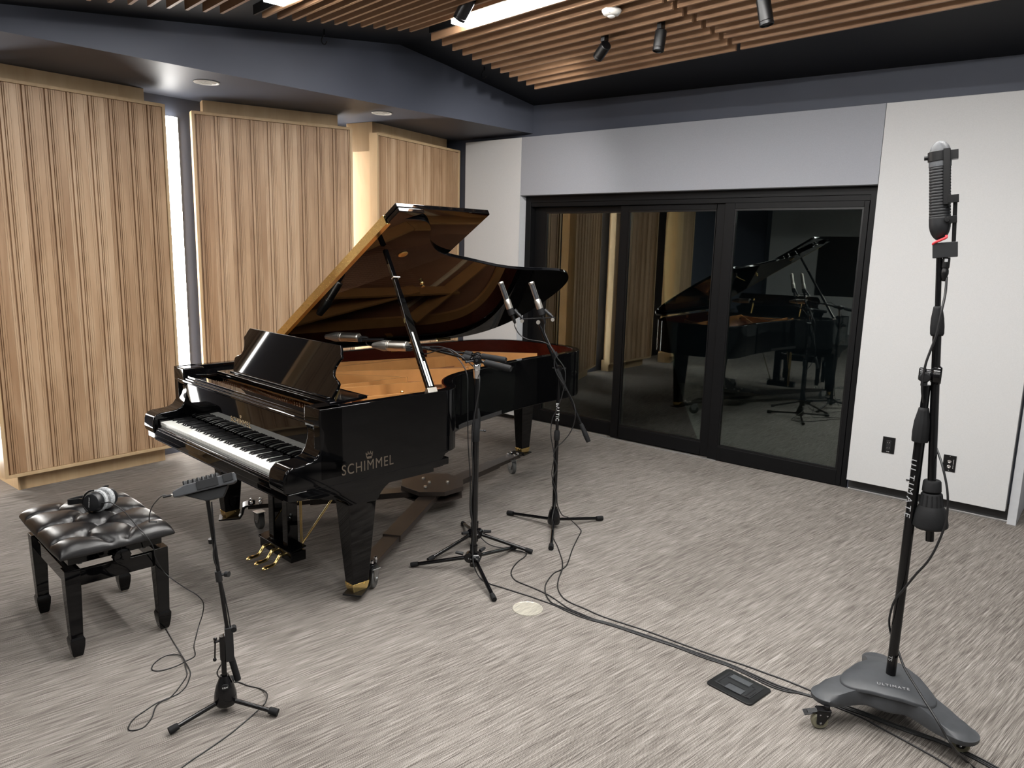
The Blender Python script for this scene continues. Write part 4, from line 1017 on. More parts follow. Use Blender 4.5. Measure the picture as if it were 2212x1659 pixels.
# ------------------------------------------------------------------ mic stands by the piano
def PVd(q): return Vector(q)
def studio_tripod(name, label, c, feet, z_top, kind):
    c = Vector((*c, 0)); t = thing(name, label, 'microphone stand', c, 0, 'black tripod microphone stands at the piano'); o = c
    if kind == 'ball':
        m = MB(o)
        m.cyl(c+Vector((0, 0, .035)), c+Vector((0, 0, .155)), .021, n=20); m.build('tripod_hub', K['gloss_tube'], t)
        for f in feet:
            f = Vector((*f, 0)); d = (f-c).normalized(); n = Vector((-d.y, d.x, 0))
            m = MB(o); q = c + d*.022 + Vector((0, 0, .085)); m.cyl(q-n*.020, q+n*.020, .028, n=20); h = m.build('leg_joint', K['gloss_tube'], t, .002)
            m = MB(o); m.ball(q+n*.021, .006, 8); m.ball(q-n*.021, .006, 8); m.build('rivet', K['chrome'], h)
            l0 = c + d*.045 + Vector((0, 0, .085))
            m = MB(o); m.cyl(l0+d*.012+Vector((0, 0, .016)), l0+d*.055+Vector((0, 0, .022)), .011, .008, n=10); m.build('leg_lever', K['plastic'], h)
            l1 = f + Vector((0, 0, .014)); dd = (l1-l0).normalized()
            m = MB(o); m.cyl(l0-d*.02, l1-dd*.02, .0105, n=16); l = m.build('leg', K['gloss_tube'], t)
            m = MB(o); m.lathe([(0, 0), (.0125, 0), (.0135, .004), (.0135, .042), (0, .042)], l1-dd*.042, l1, 18); m.build('rubber_foot', K['rubber'], l)
    else:
        m = MB(o); m.lathe([(0, .03), (.036, .03), (.041, .042), (.040, .07), (.030, .115), (.019, .14), (0, .14)], c, c+Vector((0, 0, 1)), 28); m.build('tripod_hub', K['gloss_tube'], t)
        for f in feet: tleg(t, o, c, f, .0095, .058, 'rubber', .016, .016, .045)
    return t, o, c
# front stand
s1, o1, c1 = studio_tripod('microphone_stand', 'nearer of the two crossed tripod boom stands by the piano rim', (-2.62, 2.88), ((-2.913, 2.687), (-2.296, 2.685), (-2.649, 3.277)), 1.15, 'ball')
s2, o2, c2 = studio_tripod('microphone_stand', 'farther of the two crossed tripod boom stands, closer to the piano curve', (-2.856, 3.147), ((-2.889, 2.796), (-2.532, 3.293), (-3.147, 3.352)), 1.12, 'ball')
def upright(t, o, c, zt, zc, r0=.0155, r1=.0105, lev=True):
    m = MB(o); m.cyl(c+Vector((0, 0, .05)), c+Vector((0, 0, zc)), r0, n=18); m.build('lower_tube', K['gloss_tube'], t)
    m = MB(o); m.lathe([(0, 0), (r0+.004, 0), (r0+.007, .01), (r0+.007, .075), (r0+.003, .10), (r1+.003, .125), (0, .125)], c+Vector((0, 0, zc-.06)), c+Vector((0, 0, 5)), 20); cl = m.build('height_clutch', K['rubber'], t)
    if lev:
        m = MB(o); e = Vector((.75, .66, 0)); q = c+Vector((0, 0, zc)); m.cyl(q+e*.02, q+e*.045, .004, n=8); m.ball(q+e*.048, .008, 10, (1.3, 1, .8)); m.build('clutch_lever', K['plastic'], cl)
    m = MB(o); m.cyl(c+Vector((0, 0, zc)), c+Vector((0, 0, zt-.03)), r1, n=16); m.build('upper_tube', K['gloss_tube'], t)
    m = MB(o); m.cyl(c+Vector((0, 0, zt-.34)), c+Vector((0, 0, zt-.315)), r1+.004, n=14); m.build('tube_collar', K['nickel'], t)
upright(s1, o1, c1, 1.16, .80); upright(s2, o2, c2, 1.13, .78, lev=False)
def swivel(t, o, q):
    q = Vector(q); e = Vector((.74, .67, 0))
    m = MB(o); m.cyl(q+Vector((0, 0, -.10)), q+Vector((0, 0, -.055)), .015, .019, n=18); m.lathe([(0, 0), (.017, 0), (.021, .006), (.021, .022), (.017, .03), (0, .03)], q+Vector((0, 0, -.055)), q+Vector((0, 0, 1)), 18); m.build('swivel_base', K['chrome'], t)
    f = Vector((-.67, .74, 0))
    m = MB(o); m.cyl(q-f*.026, q+f*.026, .023, n=22); m.cyl(q-f*.036, q-f*.026, .018, n=20); s = m.build('swivel_clutch', K['gloss_tube'], t, .002)
    m = MB(o); m.cyl(q-f*.036-Vector((0, 0, 0)), q-f*.040, .008, n=6); m.cyl(q-f*.03, q-f*.03-e*.05+Vector((0, 0, -.01)), .005, n=8); m.ball(q-f*.03-e*.054+Vector((0, 0, -.011)), .008, 10); m.build('t_handle', K['plastic'], s)
def boom(t, o, piv, a, b, r=.0085, cw=.155, cr=.0175):
    """a: mic end, b: counterweight end"""
    a, b = Vector(a), Vector(b); d = (b-a).normalized()
    m = MB(o); m.cyl(a, b-d*.02, r, n=14); m.build('boom_arm', K['gloss_tube'], t)
    m = MB(o); m.lathe([(0, 0), (cr-.004, 0), (cr, .004), (cr, cw-.008), (cr-.003, cw), (0, cw)], b-d*cw, b, 22); m.build('counterweight', K['rubber'], t)
    q = Vector(piv); k = (q-a).dot(d); s = a+d*k
    m = MB(o); m.lathe([(0, 0), (.013, 0), (.018, .006), (.018, .04), (.015, .05), (0, .05)], s-d*.085, s, 18); m.build('boom_grip', K['rubber'], t)
    m = MB(o); m.lathe([(0, 0), (.014, 0), (.016, .004), (.016, .034), (.012, .045), (0, .045)], s-d*.02, s+d, 18); m.build('boom_clutch', K['gloss_tube'], t)
def cone_mic(label, tip, end, par_clip, o_st, st):
    tip, end = Vector(tip), Vector(end); d = (tip-end).normalized(); L = (tip-end).length
    t = thing('condenser_microphone', label, 'microphone', end, 0, 'silver condenser microphones over the strings'); o = end
    r = .029
    m = MB(o); m.lathe([(0, 0), (r*.82, 0), (r*.95, .004), (r*.98, .010), (r*.98, L*.50), (r*1.04, L*.505), (r*1.04, L*.525), (r*.98, L*.53), (r*.98, L*.555), (0, L*.555)], end, tip, 32); m.build('body', K['nickel'], t)
    m = MB(o)
    def rg(k, w, h): 
        c = end + d*(L*k); a = (Vector((0, 0, 1))-d*d.z).normalized(); b = d.cross(a)
        out = []
        for i in range(24):
            t_ = 2*PI*i/24; ct, st_ = math.cos(t_), math.sin(t_); out.append(c + a*math.copysign(abs(ct)**.7, ct)*h + b*math.copysign(abs(st_)**.7, st_)*w)
        return out
    m.loft([rg(.555, r, r), rg(.66, r*1.05, r*1.06), rg(.70, r*1.02, r), rg(.92, r*.80, r*.62), rg(.985, r*.74, r*.52), rg(1, r*.6, r*.40)]); hd = m.build('grille_head', K['nickelmesh'], t, ang=30)
    m = MB(o); m.tube([end+d*(L*k) + Vector((0, 0, 0)) for k in (.56, 1.003)], .002, n=6) if False else None
    a = (Vector((0, 0, 1))-d*d.z).normalized(); b = d.cross(a)
    for sgn in (-1, 1):
        m.tube([end+d*L*.57+b*sgn*r*1.0, end+d*L*.67+b*sgn*r*1.04, end+d*L*.92+b*sgn*r*.80, end+d*L*.985+b*sgn*r*.75], .0016, n=6)
    m.tube([end+d*L*1.0+b*r*.6, end+d*L*1.001-b*r*.6], .0016, n=6)
    m.build('grille_rib', K['nickel'], hd)
    # clip and connector belong to the stand / cable
    m = MB(o); m.lathe([(0, 0), (.010, 0), (.011, .02), (.010, .05), (.006, .065), (0, .065)], end, end-d, 16); m.build('connector', K['plastic'], t)
    return d
nm_ = mat('nickel_mesh', (.36, .35, .33), .42, .9, var=.45, vscale=1500); K['nickelmesh'] = nm_
P1 = (.872, 1.068); DD = (-.93, -.30)
m1t, m1e, p1, b1 = Vector((-3.2610, 2.7242, 1.2046)), Vector((-3.0410, 2.7773, 1.2173)), Vector((-2.6542, 2.8707, 1.1828)), Vector((-2.4240, 2.9263, 1.1507))
m2t, m2e, p2, b2 = Vector((-3.9171, 2.8901, 1.1806)), Vector((-3.6672, 2.9505, 1.1937)), Vector((-2.9203, 3.1308, 1.1464)), Vector((-2.6800, 3.1888, 1.1412))
a1 = Vector((-2.9105, 2.8088, 1.2154)); a2 = Vector((-3.4983, 2.9912, 1.1897))
for (st, o, c, piv, a, b, tip, end, lab) in ((s1, o1, c1, p1, a1, b1, m1t, m1e, 'silver cone-headed microphone over the strings, nearer the lid prop'), (s2, o2, c2, p2, a2, b2, m2t, m2e, 'silver cone-headed microphone over the strings, nearer the music desk')):
    ctop = Vector((c.x, c.y, piv.z))
    swivel(st, o, ctop); dd = (b-a).normalized(); 
    boom(st, o, ctop, a, b)
    cone_mic(lab, tip, end, None, o, st)
    d = (tip-end).normalized()
    m = MB(o); g = end + d*.012
    m.lathe([(.031, -.012), (.034, -.010), (.034, .010), (.031, .012), (.0295, .010), (.0295, -.010)], g, g+d, 24) if False else None
    q = end - d*.02; m.cyl(a-dd*-.01, a-dd*.02, .011, n=14); m.cyl(a-dd*.015, q-Vector((0, 0, .014)), .009, n=12); m.box(end-d*.012-Vector((0, 0, .015)), (.03, .03, .022), frame((0, 0, 0), d, Vector((0, 0, 1)).cross(d)).to_3x3())
    m.build('microphone_clip', K['plastic'], st, .002)

# stereo pair stand at the tail
S2 = (-2.693, 3.717)
s3, o3, c3 = studio_tripod('microphone_stand', 'tripod boom stand with a stereo bar near the piano tail', S2, ((-3.059, 3.696), (-2.538, 4.048), (-2.481, 3.406)), 1.0, 'cone')
m = MB(o3); m.cyl(c3+Vector((0, 0, .13)), c3+Vector((0, 0, .62)), .0135, n=16); m.build('lower_tube', K['gloss_tube'], s3)
m = MB(o3); m.lathe([(0, 0), (.017, 0), (.019, .01), (.019, .05), (.014, .065), (0, .065)], c3+Vector((0, 0, .58)), c3+Vector((0, 0, 3)), 18); m.build('height_clutch', K['rubber'], s3)
pv3 = Vector((-2.7048, 3.7085, 1.0382)); m = MB(o3); m.cyl(c3+Vector((0, 0, .62)), c3+Vector((0, 0, pv3.z-.06)), .010, n=16); m.cyl(c3+Vector((0, 0, pv3.z-.075)), c3+Vector((0, 0, pv3.z-.02)), .013, n=14); m.build('upper_tube', K['gloss_tube'], s3)
text_mesh('tube_print', 'BALTIC', .030, K['paint_white'], s3, frame(Vector((0, 0, .762)) + Vector((.55, -.835, 0))*.0104 + Vector((-.83, -.55, 0))*.001, (0, 0, -1), (.835, .55, 0)), .0003, 1.25)
A3, B3 = Vector((-2.8019, 3.6381, 1.3122)), Vector((-2.5323, 3.8334, 0.5847)); d3 = (B3-A3).normalized(); vd3 = Vector((2.693, -3.717, 0)).normalized()
pv3o = c3 + Vector((0, 0, pv3.z))
m = MB(o3); m.cyl(A3+vd3*.022, B3+vd3*.022-d3*.05, .0078, n=14); m.build('boom_arm', K['gloss_tube'], s3)
m = MB(o3); e_ = B3+vd3*.022; m.lathe([(0, 0), (.009, 0), (.0125, .006), (.0165, .085), (.0145, .125), (0, .125)], e_-d3*.125, e_, 18); m.build('counterweight', K['rubber'], s3)
q = Vector((-2.6820, 3.7249, 0.9725)); m = MB(o3); m.cyl(q+vd3*.022-d3*.07, q+vd3*.022+d3*.075, .0145, .012, n=16); m.build('boom_clutch', K['rubber'], s3)
m = MB(o3); m.cyl(pv3o-vd3*.02, pv3o+vd3*.03, .017, n=18); m.cyl(pv3o+Vector((0, 0, -.05)), pv3o, .012, n=12); m.cyl(pv3o-Vector((.035, .024, .0)), pv3o+Vector((.035, .024, 0)), .005, n=8); m.build('swivel_joint', K['gloss_tube'], s3)
q = Vector((-2.7164, 3.7000, 1.1243)); m = MB(o3); m.cyl(q+vd3*.02-d3*.014, q+vd3*.02+d3*.014, .017, n=14); m.build('cable_clip', K['rubber'], s3)
ba, bb = Vector((-2.8852, 3.5778, 1.3346)), Vector((-2.7342, 3.6872, 1.3488)); bd = (bb-ba).normalized()
m = MB(o3); m.box((ba+bb)/2+vd3*.0, ((bb-ba).length+.03, .022, .006), frame((0, 0, 0), bd, Vector((0, 0, 1)).cross(bd)).to_3x3()); sb = m.build('stereo_bar', K['satin'], s3, .001)
m = MB(o3)
for q in (ba, bb): m.cyl(q-Vector((0, 0, .012))+vd3*.004, q-Vector((0, 0, .012))+vd3*.020, .011, n=14)
q = Vector((-2.8045, 3.6363, 1.3206)); m.cyl(q+vd3*.02, q+vd3*.045, .012, n=16)
m.build('thumb_screw', K['nickel'], sb)
def ribbon_mic(label, top, bot, bar):
    top, bot = Vector(top), Vector(bot); L = (top-bot).length; d = (top-bot).normalized()
    t = thing('ribbon_microphone', label, 'microphone', bot, 0, 'silver ribbon microphones on the stereo bar'); o = bot
    side = Vector((.80, .60, 0)); side = (side-d*side.dot(d)).normalized(); fw = side.cross(d)
    if fw.dot(vd3) < 0: fw = -fw
    r = .0165
    m = MB(o); m.lathe([(0, 0), (.016, 0), (.0205, .004), (.021, .03), (.021, .056), (.019, .060), (.0165, .064), (0, .064)], bot, top, 26); b = m.build('body', K['nickel'], t)
    def arc(k, a0, a1, rr, n=14): return [bot + d*k + (side*math.sin(a)+fw*math.cos(a))*rr for a in [a0+(a1-a0)*i/n for i in range(n+1)]]
    m = MB(o); m.cyl(bot+d*.06, top-d*.014, r*.86, n=20); m.build('grille', K['mesh'], t)
    m = MB(o)
    for (a0, a1) in ((math.radians(-125), math.radians(-28)), (math.radians(62), math.radians(160))):
        rings = []
        for k in (.06, .072, L-.016, L-.006): rings.append(arc(k, a0, a1, r) + arc(k, a1, a0, r*.9))
        m.loft(rings)
    m.lathe([(0, 0), (r*1.0, 0), (r*1.12, .004), (r*1.12, .011), (r*.95, .015), (0, .015)], top-d*.015, top, 24)
    m.build('frame', K['nickel'], t)
    m = MB(o); m.lathe([(0, 0), (.0115, 0), (.0115, -.012), (.010, -.014), (.0105, -.04), (.007, -.062), (0, -.062)], bot-d*.03, top, 16); m.build('connector', K['satin'], t)
    m = MB(o); m.lathe([(.0, .004), (.0215, .004), (.0215, -.034), (.017, -.038), (0, -.038)], bot, top, 20); m.build('clip_barrel', K['rubber'], t)
    m = MB(o3); e = Vector(bar)+Vector((0, 0, .004)); q = bot - d*.012 + side*.022
    m.cyl(q, q+(e-q)*.30, .013, n=12); m.cyl(q+(e-q)*.30, q+(e-q)*.75, .009, .012, n=14); m.cyl(q+(e-q)*.75, e, .008, n=12); m.build('swivel_clip', K['plastic'], s3)
    return bot - d*.09
r1 = ribbon_mic('silver ribbon microphone on the left end of the stereo bar', (-2.9973, 3.4965, 1.5557), (-2.9461, 3.5336, 1.3917), ba)
r2 = ribbon_mic('silver ribbon microphone on the right end of the stereo bar', (-2.8468, 3.6055, 1.5608), (-2.7972, 3.6415, 1.3972), bb)

# ------------------------------------------------------------------ big rolling studio stand
BX, BY = -.543, 2.990
bs = thing('rolling_boom_stand', 'tall black boom stand on a grey three-lobed rolling base at the right', 'microphone stand', (BX, BY, 0)); o = bs.location; bo = Vector((BX, BY, 0))
TIPS = [Vector((-.752, 2.790, 0)), Vector((-.240, 2.886, 0)), Vector((-.656, 3.262, 0))]
ctr = sum(TIPS, Vector())/3
TA = [(math.atan2((q-ctr).y, (q-ctr).x), (q-ctr).length) for q in TIPS]
def adiff(a, b): return (a-b+PI) % (2*PI)-PI
def outl(th, ex=0):
    r = 0
    for a, L in TA:
        da = abs(adiff(th, a))
        w = .060 + ex
        # capsule arm of half width w and length L-ish, union by max
        if da < PI/2:
            s = math.sin(da); 
            rr_ = w/s if s > 1e-6 else 9
            Lc = L-w+.014
            disc = w*w-(Lc*s)**2
            if disc > 0: rr_ = max(min(rr_, 9), 0); capr = Lc*math.cos(da)+math.sqrt(disc)
            else: capr = 0
            x = rr_*math.cos(da)
            r = max(r, rr_ if x < Lc else capr)
    core = .128+ex
    p_ = 10.0
    return (r**p_ + core**p_)**(1/p_)
def armness(th): return max(max(0, 1-abs(adiff(th, a))/.55) for a, L in TA)
m = MB(o); N_ = 168; rings = []
lev = [(.02, .178, 0), (.35, .174, 0), (.62, .160, 0), (.80, .143, 0), (.90, .130, 0), (.97, .117, 0), (1.0, .106, 0), (1.0, .094, 0), (.985, .087, 0), (.90, .086, 0), (.6, .089, 0), (.02, .10, 0)]
for k, z, _ in lev:
    ring = []
    for i in range(N_):
        th = 2*PI*i/N_; r = outl(th)*k
        # arms run flatter and lower than the hub
        zz = z
        if 1e-3 < k <= .97 and z > .11:
            q = outl(th)*k
            zz = .118 + .058*max(0, 1-(q/.26)**2) - (.0 if k < .9 else (k-.9)*.18)
        if z < .0955 and k < 1.01 and z < .0945:
            zz = z + .028*max(0, 1-(r/.22))
        ring.append((ctr.x+r*math.cos(th), ctr.y+r*math.sin(th), zz))
    rings.append(ring)
m.loft(rings); base = m.build('base_cover', K['greyplastic'], bs, ang=50)
# raised hub shield
m = MB(o); rings = []
for k, dz in ((1.0, -.006), (1.0, .004), (.97, .0075), (.6, .009), (.02, .010)):
    ring = []
    for i in range(96):
        th = 2*PI*i/96
        bulge = .150 + .026*math.cos(3*(th-TA[0][0])) + .006*math.cos(6*(th-TA[0][0]))
        r = bulge*k; zz = .118+.058*max(0, 1-(r/.26)**2)+dz
        ring.append((ctr.x+r*math.cos(th), ctr.y+r*math.sin(th), zz))
    rings.append(ring)
m.loft(rings); shd = m.build('hub_shield', K['greyplastic'], base, ang=60)
vb = Vector((.543, -2.99, 0)).normalized(); sb_ = Vector((0, 0, 1)).cross(vb)
ba_ = Vector((-0.5781, 2.8818, 0.1800)); bb_ = Vector((-0.4511, 2.9285, 0.1720))
def shz(q): return .118+.058*max(0, 1-((q.x-ctr.x)**2+(q.y-ctr.y)**2)/.26**2)+.009
ba_.z = shz(ba_); bb_.z = shz(bb_); ex_ = (bb_-ba_); LL = ex_.length; ex_.normalize(); ey_ = Vector((0, 0, 1)).cross(ex_).normalized(); mm_ = (ba_+bb_)/2; mm_.z = shz(mm_)+.001; e2_ = mm_+ey_*.02; e2_.z = shz(e2_)+.001; ey_ = (e2_-mm_).normalized()
Mb = frame(mm_ - o, ex_, ey_); R3 = Mb.to_3x3()
m = MB(); c_ = mm_ + R3 @ Vector((0, 0, .0005)); m.box(c_, (LL*1.06, .024, .006), R3); bd = m.build('badge', K['plastic'], base, .001)
text_mesh('badge_text', 'ULTIMATE', .019, K['print_grey'], bd, frame(Mb.translation + R3 @ Vector((0, 0, .0038)), ex_, ey_), .0003, 1.35)
# casters
def small_caster(q, heading, brake):
    q = Vector((q[0], q[1], 0)); h = Vector((*heading, 0)).normalized(); ax = Vector((-h.y, h.x, 0)); r = .031
    wc = q + Vector((0, 0, r))
    m = MB(o); m.lathe([(.010, -.012), (r-.005, -.013), (r, -.008), (r, .008), (r-.005, .013), (.010, .012)], wc, wc+ax, 28); w = m.build('caster_wheel', K['wheel'], bs)
    m = MB(o); m.lathe([(0, -.0135), (.014, -.0135), (.014, .0135), (0, .0135)], wc, wc+ax, 18); m.build('wheel_hub', K['greyplastic'], w)
    m = MB(o)
    for s in (-1, 1): m.prism([(-.013, -.008), (.010, -.010), (.034, .030), (.034, .046), (-.016, .046)], s*.0165-.0015, s*.0165+.0015, lambda u, v, ww: tuple(wc + h*u + ax*ww + Vector((0, 0, v))))
    m.box(wc+h*.012+Vector((0, 0, .0455)), (.05, .036, .006), frame((0, 0, 0), h, ax).to_3x3()); m.cyl(wc+h*.022+Vector((0, 0, .04)), wc+h*.022+Vector((0, 0, .062)), .012, n=12); m.build('caster_fork', K['satin'], w, .001)
    m = MB(o)
    for s in (-1, 1): m.ball(wc+ax*s*.0185, .0055, 8); m.ball(wc+ax*s*.0185+h*.022+Vector((0, 0, .030)), .004, 8); m.ball(wc+ax*s*.0185-h*.004+Vector((0, 0, .032)), .004, 8)
    m.build('rivet', K['chrome'], w)
    m = MB(o); b0 = wc - h*.012 + Vector((0, 0, .040)); b1 = wc - h*.046 + Vector((0, 0, .030)); m.tube([b0, b1], .012, n=4); m.box(b1, (.03, .036, .004), frame((0, 0, 0), (h+Vector((0, 0, .3))).normalized(), ax).to_3x3()); m.build('brake_tab', K['plastic'], w, .001)
small_caster((-0.7192, 2.7486, 0.0000), (.85, .55), True); small_caster((-0.2850, 2.9535, 0.0000), (.93, .2), True); small_caster((-.66, 3.245), (.2, -1), True)
# pole
zj = 1.352
m = MB(o); m.cyl(bo+Vector((0, 0, .165)), bo+Vector((0, 0, 1.14)), .0178, n=24); pole = m.build('lower_pole', K['gloss_tube'], bs)
m = MB(o); m.cyl(bo+Vector((0, 0, 1.13)), bo+Vector((0, 0, 1.315)), .0135, n=20); m.build('upper_pole', K['gloss_tube'], bs)
def grip(name, c, d, L, r0, r1, r2):
    c = Vector(c); d = Vector(d).normalized(); up = Vector((0, 1, 0)); a = (up-d*up.dot(d)).normalized(); b = d.cross(a); rings = []
    for t_, r in ((0, r0*.7), (.01, r0), (.08, r1*.98), (.30, r1), (.6, r1*.92), (.9, r2*1.1), (.985, r2), (1, r2*.8)):
        rings.append([c + d*(L*t_) + (a*math.cos(2*PI*k/36)+b*math.sin(2*PI*k/36))*(r*(1-.07*(k % 3 == 0)*(0 < t_ < .95))) for k in range(36)])
    m = MB(o); m.loft(rings); return m.build(name, K['rubber'], bs, ang=60)
grip('height_clutch', bo+Vector((0, 0, 1.105)), (0, 0, 1), .127, .027, .0285, .017)
text_mesh('pole_print', 'ULTIMATE', .036, K['print_grey'], pole, frame(Vector((0, 0, .93)) + (vb*.75 - sb_*.66).normalized()*.0181, (0, 0, -1), (sb_*.75+vb*.66)), .0003, 1.45)
text_mesh('pole_label', 'TS', .020, K['print_grey'], pole, frame(Vector((0, 0, .255)) + (vb*.9 - sb_*.44).normalized()*.0181, (0, 0, -1), (sb_*.9+vb*.44)), .0003)
jt = bo + Vector((0, 0, zj))
bmid = Vector((-0.5205, 2.9941, 1.3565)); btop = Vector((-0.5534, 2.9881, 1.7647)); blow = Vector((-0.4732, 3.0027, 0.7412))
bof = vb*.0
m = MB(o); m.lathe([(0, -.030), (.020, -.030), (.024, -.026), (.024, -.010), (.020, -.006), (.020, .006), (.026, .010), (.0335, .016), (.0335, .036), (.029, .042), (0, .042)], jt, jt+sb_, 28); tj = m.build('tilt_joint', K['gloss_tube'], bs)
q = Vector((-0.5521, 2.9884, 1.3447))+vb*.02; m = MB(o); m.lathe([(0, -.012), (.016, -.012), (.0185, -.006), (.0185, .014), (.015, .018), (0, .019)], q, q+vb, 24); m.box(q-Vector((0, 0, .015))+vb*.004, (.022, .022, .03), frame((0, 0, 0), sb_, vb).to_3x3()); m.build('tilt_knob', K['rubber'], tj, .001)
d_u = (btop-blow).normalized(); m = MB(o); gk = Vector((-0.5308, 2.9922, 1.4913)); m.cyl(blow, gk+d_u*.02, .0142, n=22); m.build('boom_arm', K['gloss_tube'], bs)
m = MB(o); m.cyl(gk, btop, .0095, n=18); m.build('boom_extension', K['gloss_tube'], bs)
grip('boom_clutch', gk, d_u, .105, .019, .0225, .014)
wa, wb = Vector((-0.4776, 3.0019, 0.7957)), Vector((-0.4854, 3.0005, 0.9233)); m = MB(o)
H_ = (wb-wa).length; m.lathe([(0, -.004), (.050, -.004), (.0585, .004), (.059, .012), (.050, H_*.5), (.040, H_*.62), (.0385, H_*.64), (.034, H_*.97), (.031, H_), (0, H_)], wa, wb, 40); cw_ = m.build('counterweight', K['rubber'], bs)
m = MB(o)
for i in range(14):
    a = 2*PI*i/14; dd_ = (wb-wa).normalized(); aa = (Vector((1, 0, 0))-dd_*dd_.x).normalized(); ab = dd_.cross(aa); e = aa*math.cos(a)+ab*math.sin(a)
    m.tube([wa+dd_*H_*.64+e*.0375, wa+dd_*H_*.96+e*.033], .003, n=6)
m.build('grip_rib', K['rubber'], cw_)
wc_, wd_ = Vector((-0.4865, 3.0003, 0.9266)), Vector((-0.4889, 2.9998, 0.9699)); m = MB(o); H2 = (wd_-wc_).length; m.lathe([(0, 0), (.029, 0), (.0325, .004), (.030, H2-.006), (.026, H2), (0, H2)], wc_, wd_, 16); m.build('weight_collar', K['rubber'], cw_, .001)

# tall ribbon microphone ------------------------------------------------------
mt = Vector((-0.5931, 2.9809, 2.1563)); me_ = Vector((-0.5581, 2.9872, 1.8216)); md = (mt-me_).normalized(); ML = (mt-me_).length; msd = sb_ - md*sb_.dot(md); msd.normalize(); mfw = vb
rm = thing('ribbon_microphone', 'tall black ribbed ribbon microphone with domed top and a red wire', 'microphone', me_); o = me_
R_ = .0335
def prof(k): return k*ML
m = MB(o)
pts = [(0, 0)]
for i in range(1, 9): a = PI/2*i/8; pts.append((R_*math.sin(a), .058*(1-math.cos(a))))
pts += [(R_, .075), (R_, .078)]; m.lathe(pts+[(R_*.95, .082), (0, .082)], me_, mt, 40); m.build('lower_cup', K['plastic'], rm)
m = MB(o); pts = [(0, .080)]; z = .080
while z < ML-.086:
    pts += [(R_*.975, z), (R_*.99, z+.0015), (R_*.99, z+.0055), (R_*.975, z+.007), (R_*.945, z+.0078), (R_*.945, z+.0092)]; z += .0100
pts += [(0, z)]; m.lathe(pts, me_, mt, 40); m.build('ribbed_grille', K['plastic'], rm, ang=20)
m = MB(o); pts = [(0, ML-.087), (R_*1.03, ML-.087), (R_*1.03, ML-.058), (R_, ML-.055)]
for i in range(0, 9): a = PI/2*i/8; pts.append((R_*math.cos(a), ML-.048+.048*math.sin(a)))
m.lathe(pts, me_, mt, 40); m.build('dome', K['greyplastic'], rm)
m = MB(o); m.lathe([(R_*1.0, ML-.068), (R_*1.12, ML-.068), (R_*1.12, ML-.036), (R_*1.0, ML-.036)], me_, mt, 40); q = me_+md*(ML-.052)
m.box(q+msd*.040, (.028, .044, .030), frame((0, 0, 0), msd, mfw).to_3x3()); m.cyl(q-msd*.034, q-msd*.048, .008, n=14); bnd = m.build('clamp_band', K['satin'], rm, .001)
m = MB(o); q2 = q+msd*.020+mfw*.034; m.box(q2-md*.072, (.020, .010, .185), frame((0, 0, 0), msd, md.cross(msd)).to_3x3()); m.box(q+msd*.040+mfw*.030-md*.148, (.032, .022, .026), frame((0, 0, 0), msd, md.cross(msd)).to_3x3()); m.build('side_bracket', K['satin'], bnd, .001)
qb = Vector((-0.5161, 2.9949, 1.8129)); m = MB(o); m.cyl(q+msd*.046+mfw*.02-md*.15, qb+mfw*.012, .0065, n=14); m.build('support_rod', K['satin'], rm)
m = MB(o); q3 = me_+md*.068+msd*.036; m.box(q3+mfw*.006, (.030, .044, .024), frame((0, 0, 0), msd, mfw).to_3x3()); m.cyl(q3-msd*.014+mfw*.024, q3-msd*.014+mfw*.036, .008, n=14); m.build('lower_clamp', K['satin'], rm, .001)
y0_ = Vector((-0.5389, 2.9907, 1.7904)); m = MB(o); m.box(y0_, (.076, .046, .052), frame((0, 0, 0), msd, mfw).to_3x3()); yk = m.build('mount_block', K['plastic'], rm, .002)
m = MB(o); m.tube([me_+md*.014+msd*.020+mfw*.026, me_+md*.008+msd*.018+mfw*.031, me_+md*.001+msd*.002+mfw*.028, me_-md*.006-msd*.016+mfw*.024, me_-md*.012-msd*.020+mfw*.018], .0045, n=10, smooth=6); m.build('red_wire', K['red'], rm)
m = MB(o); q = Vector((-0.5314, 2.9921, 1.7653))+mfw*.006; m.lathe([(0, 0), (.0115, 0), (.0125, .006), (.0125, .035), (.0105, .037), (.0105, .042), (.012, .045), (.0125, .056), (.006, .082), (0, .082)], q, q-Vector((0, 0, 1)), 20); xl = m.build('cable_connector', K['satin'], rm)
m = MB(o); q4 = q+mfw*.0128-Vector((0, 0, .010)); m.box(q4, (.010, .001, .010)); m.build('connector_print', K['print_grey'], xl)

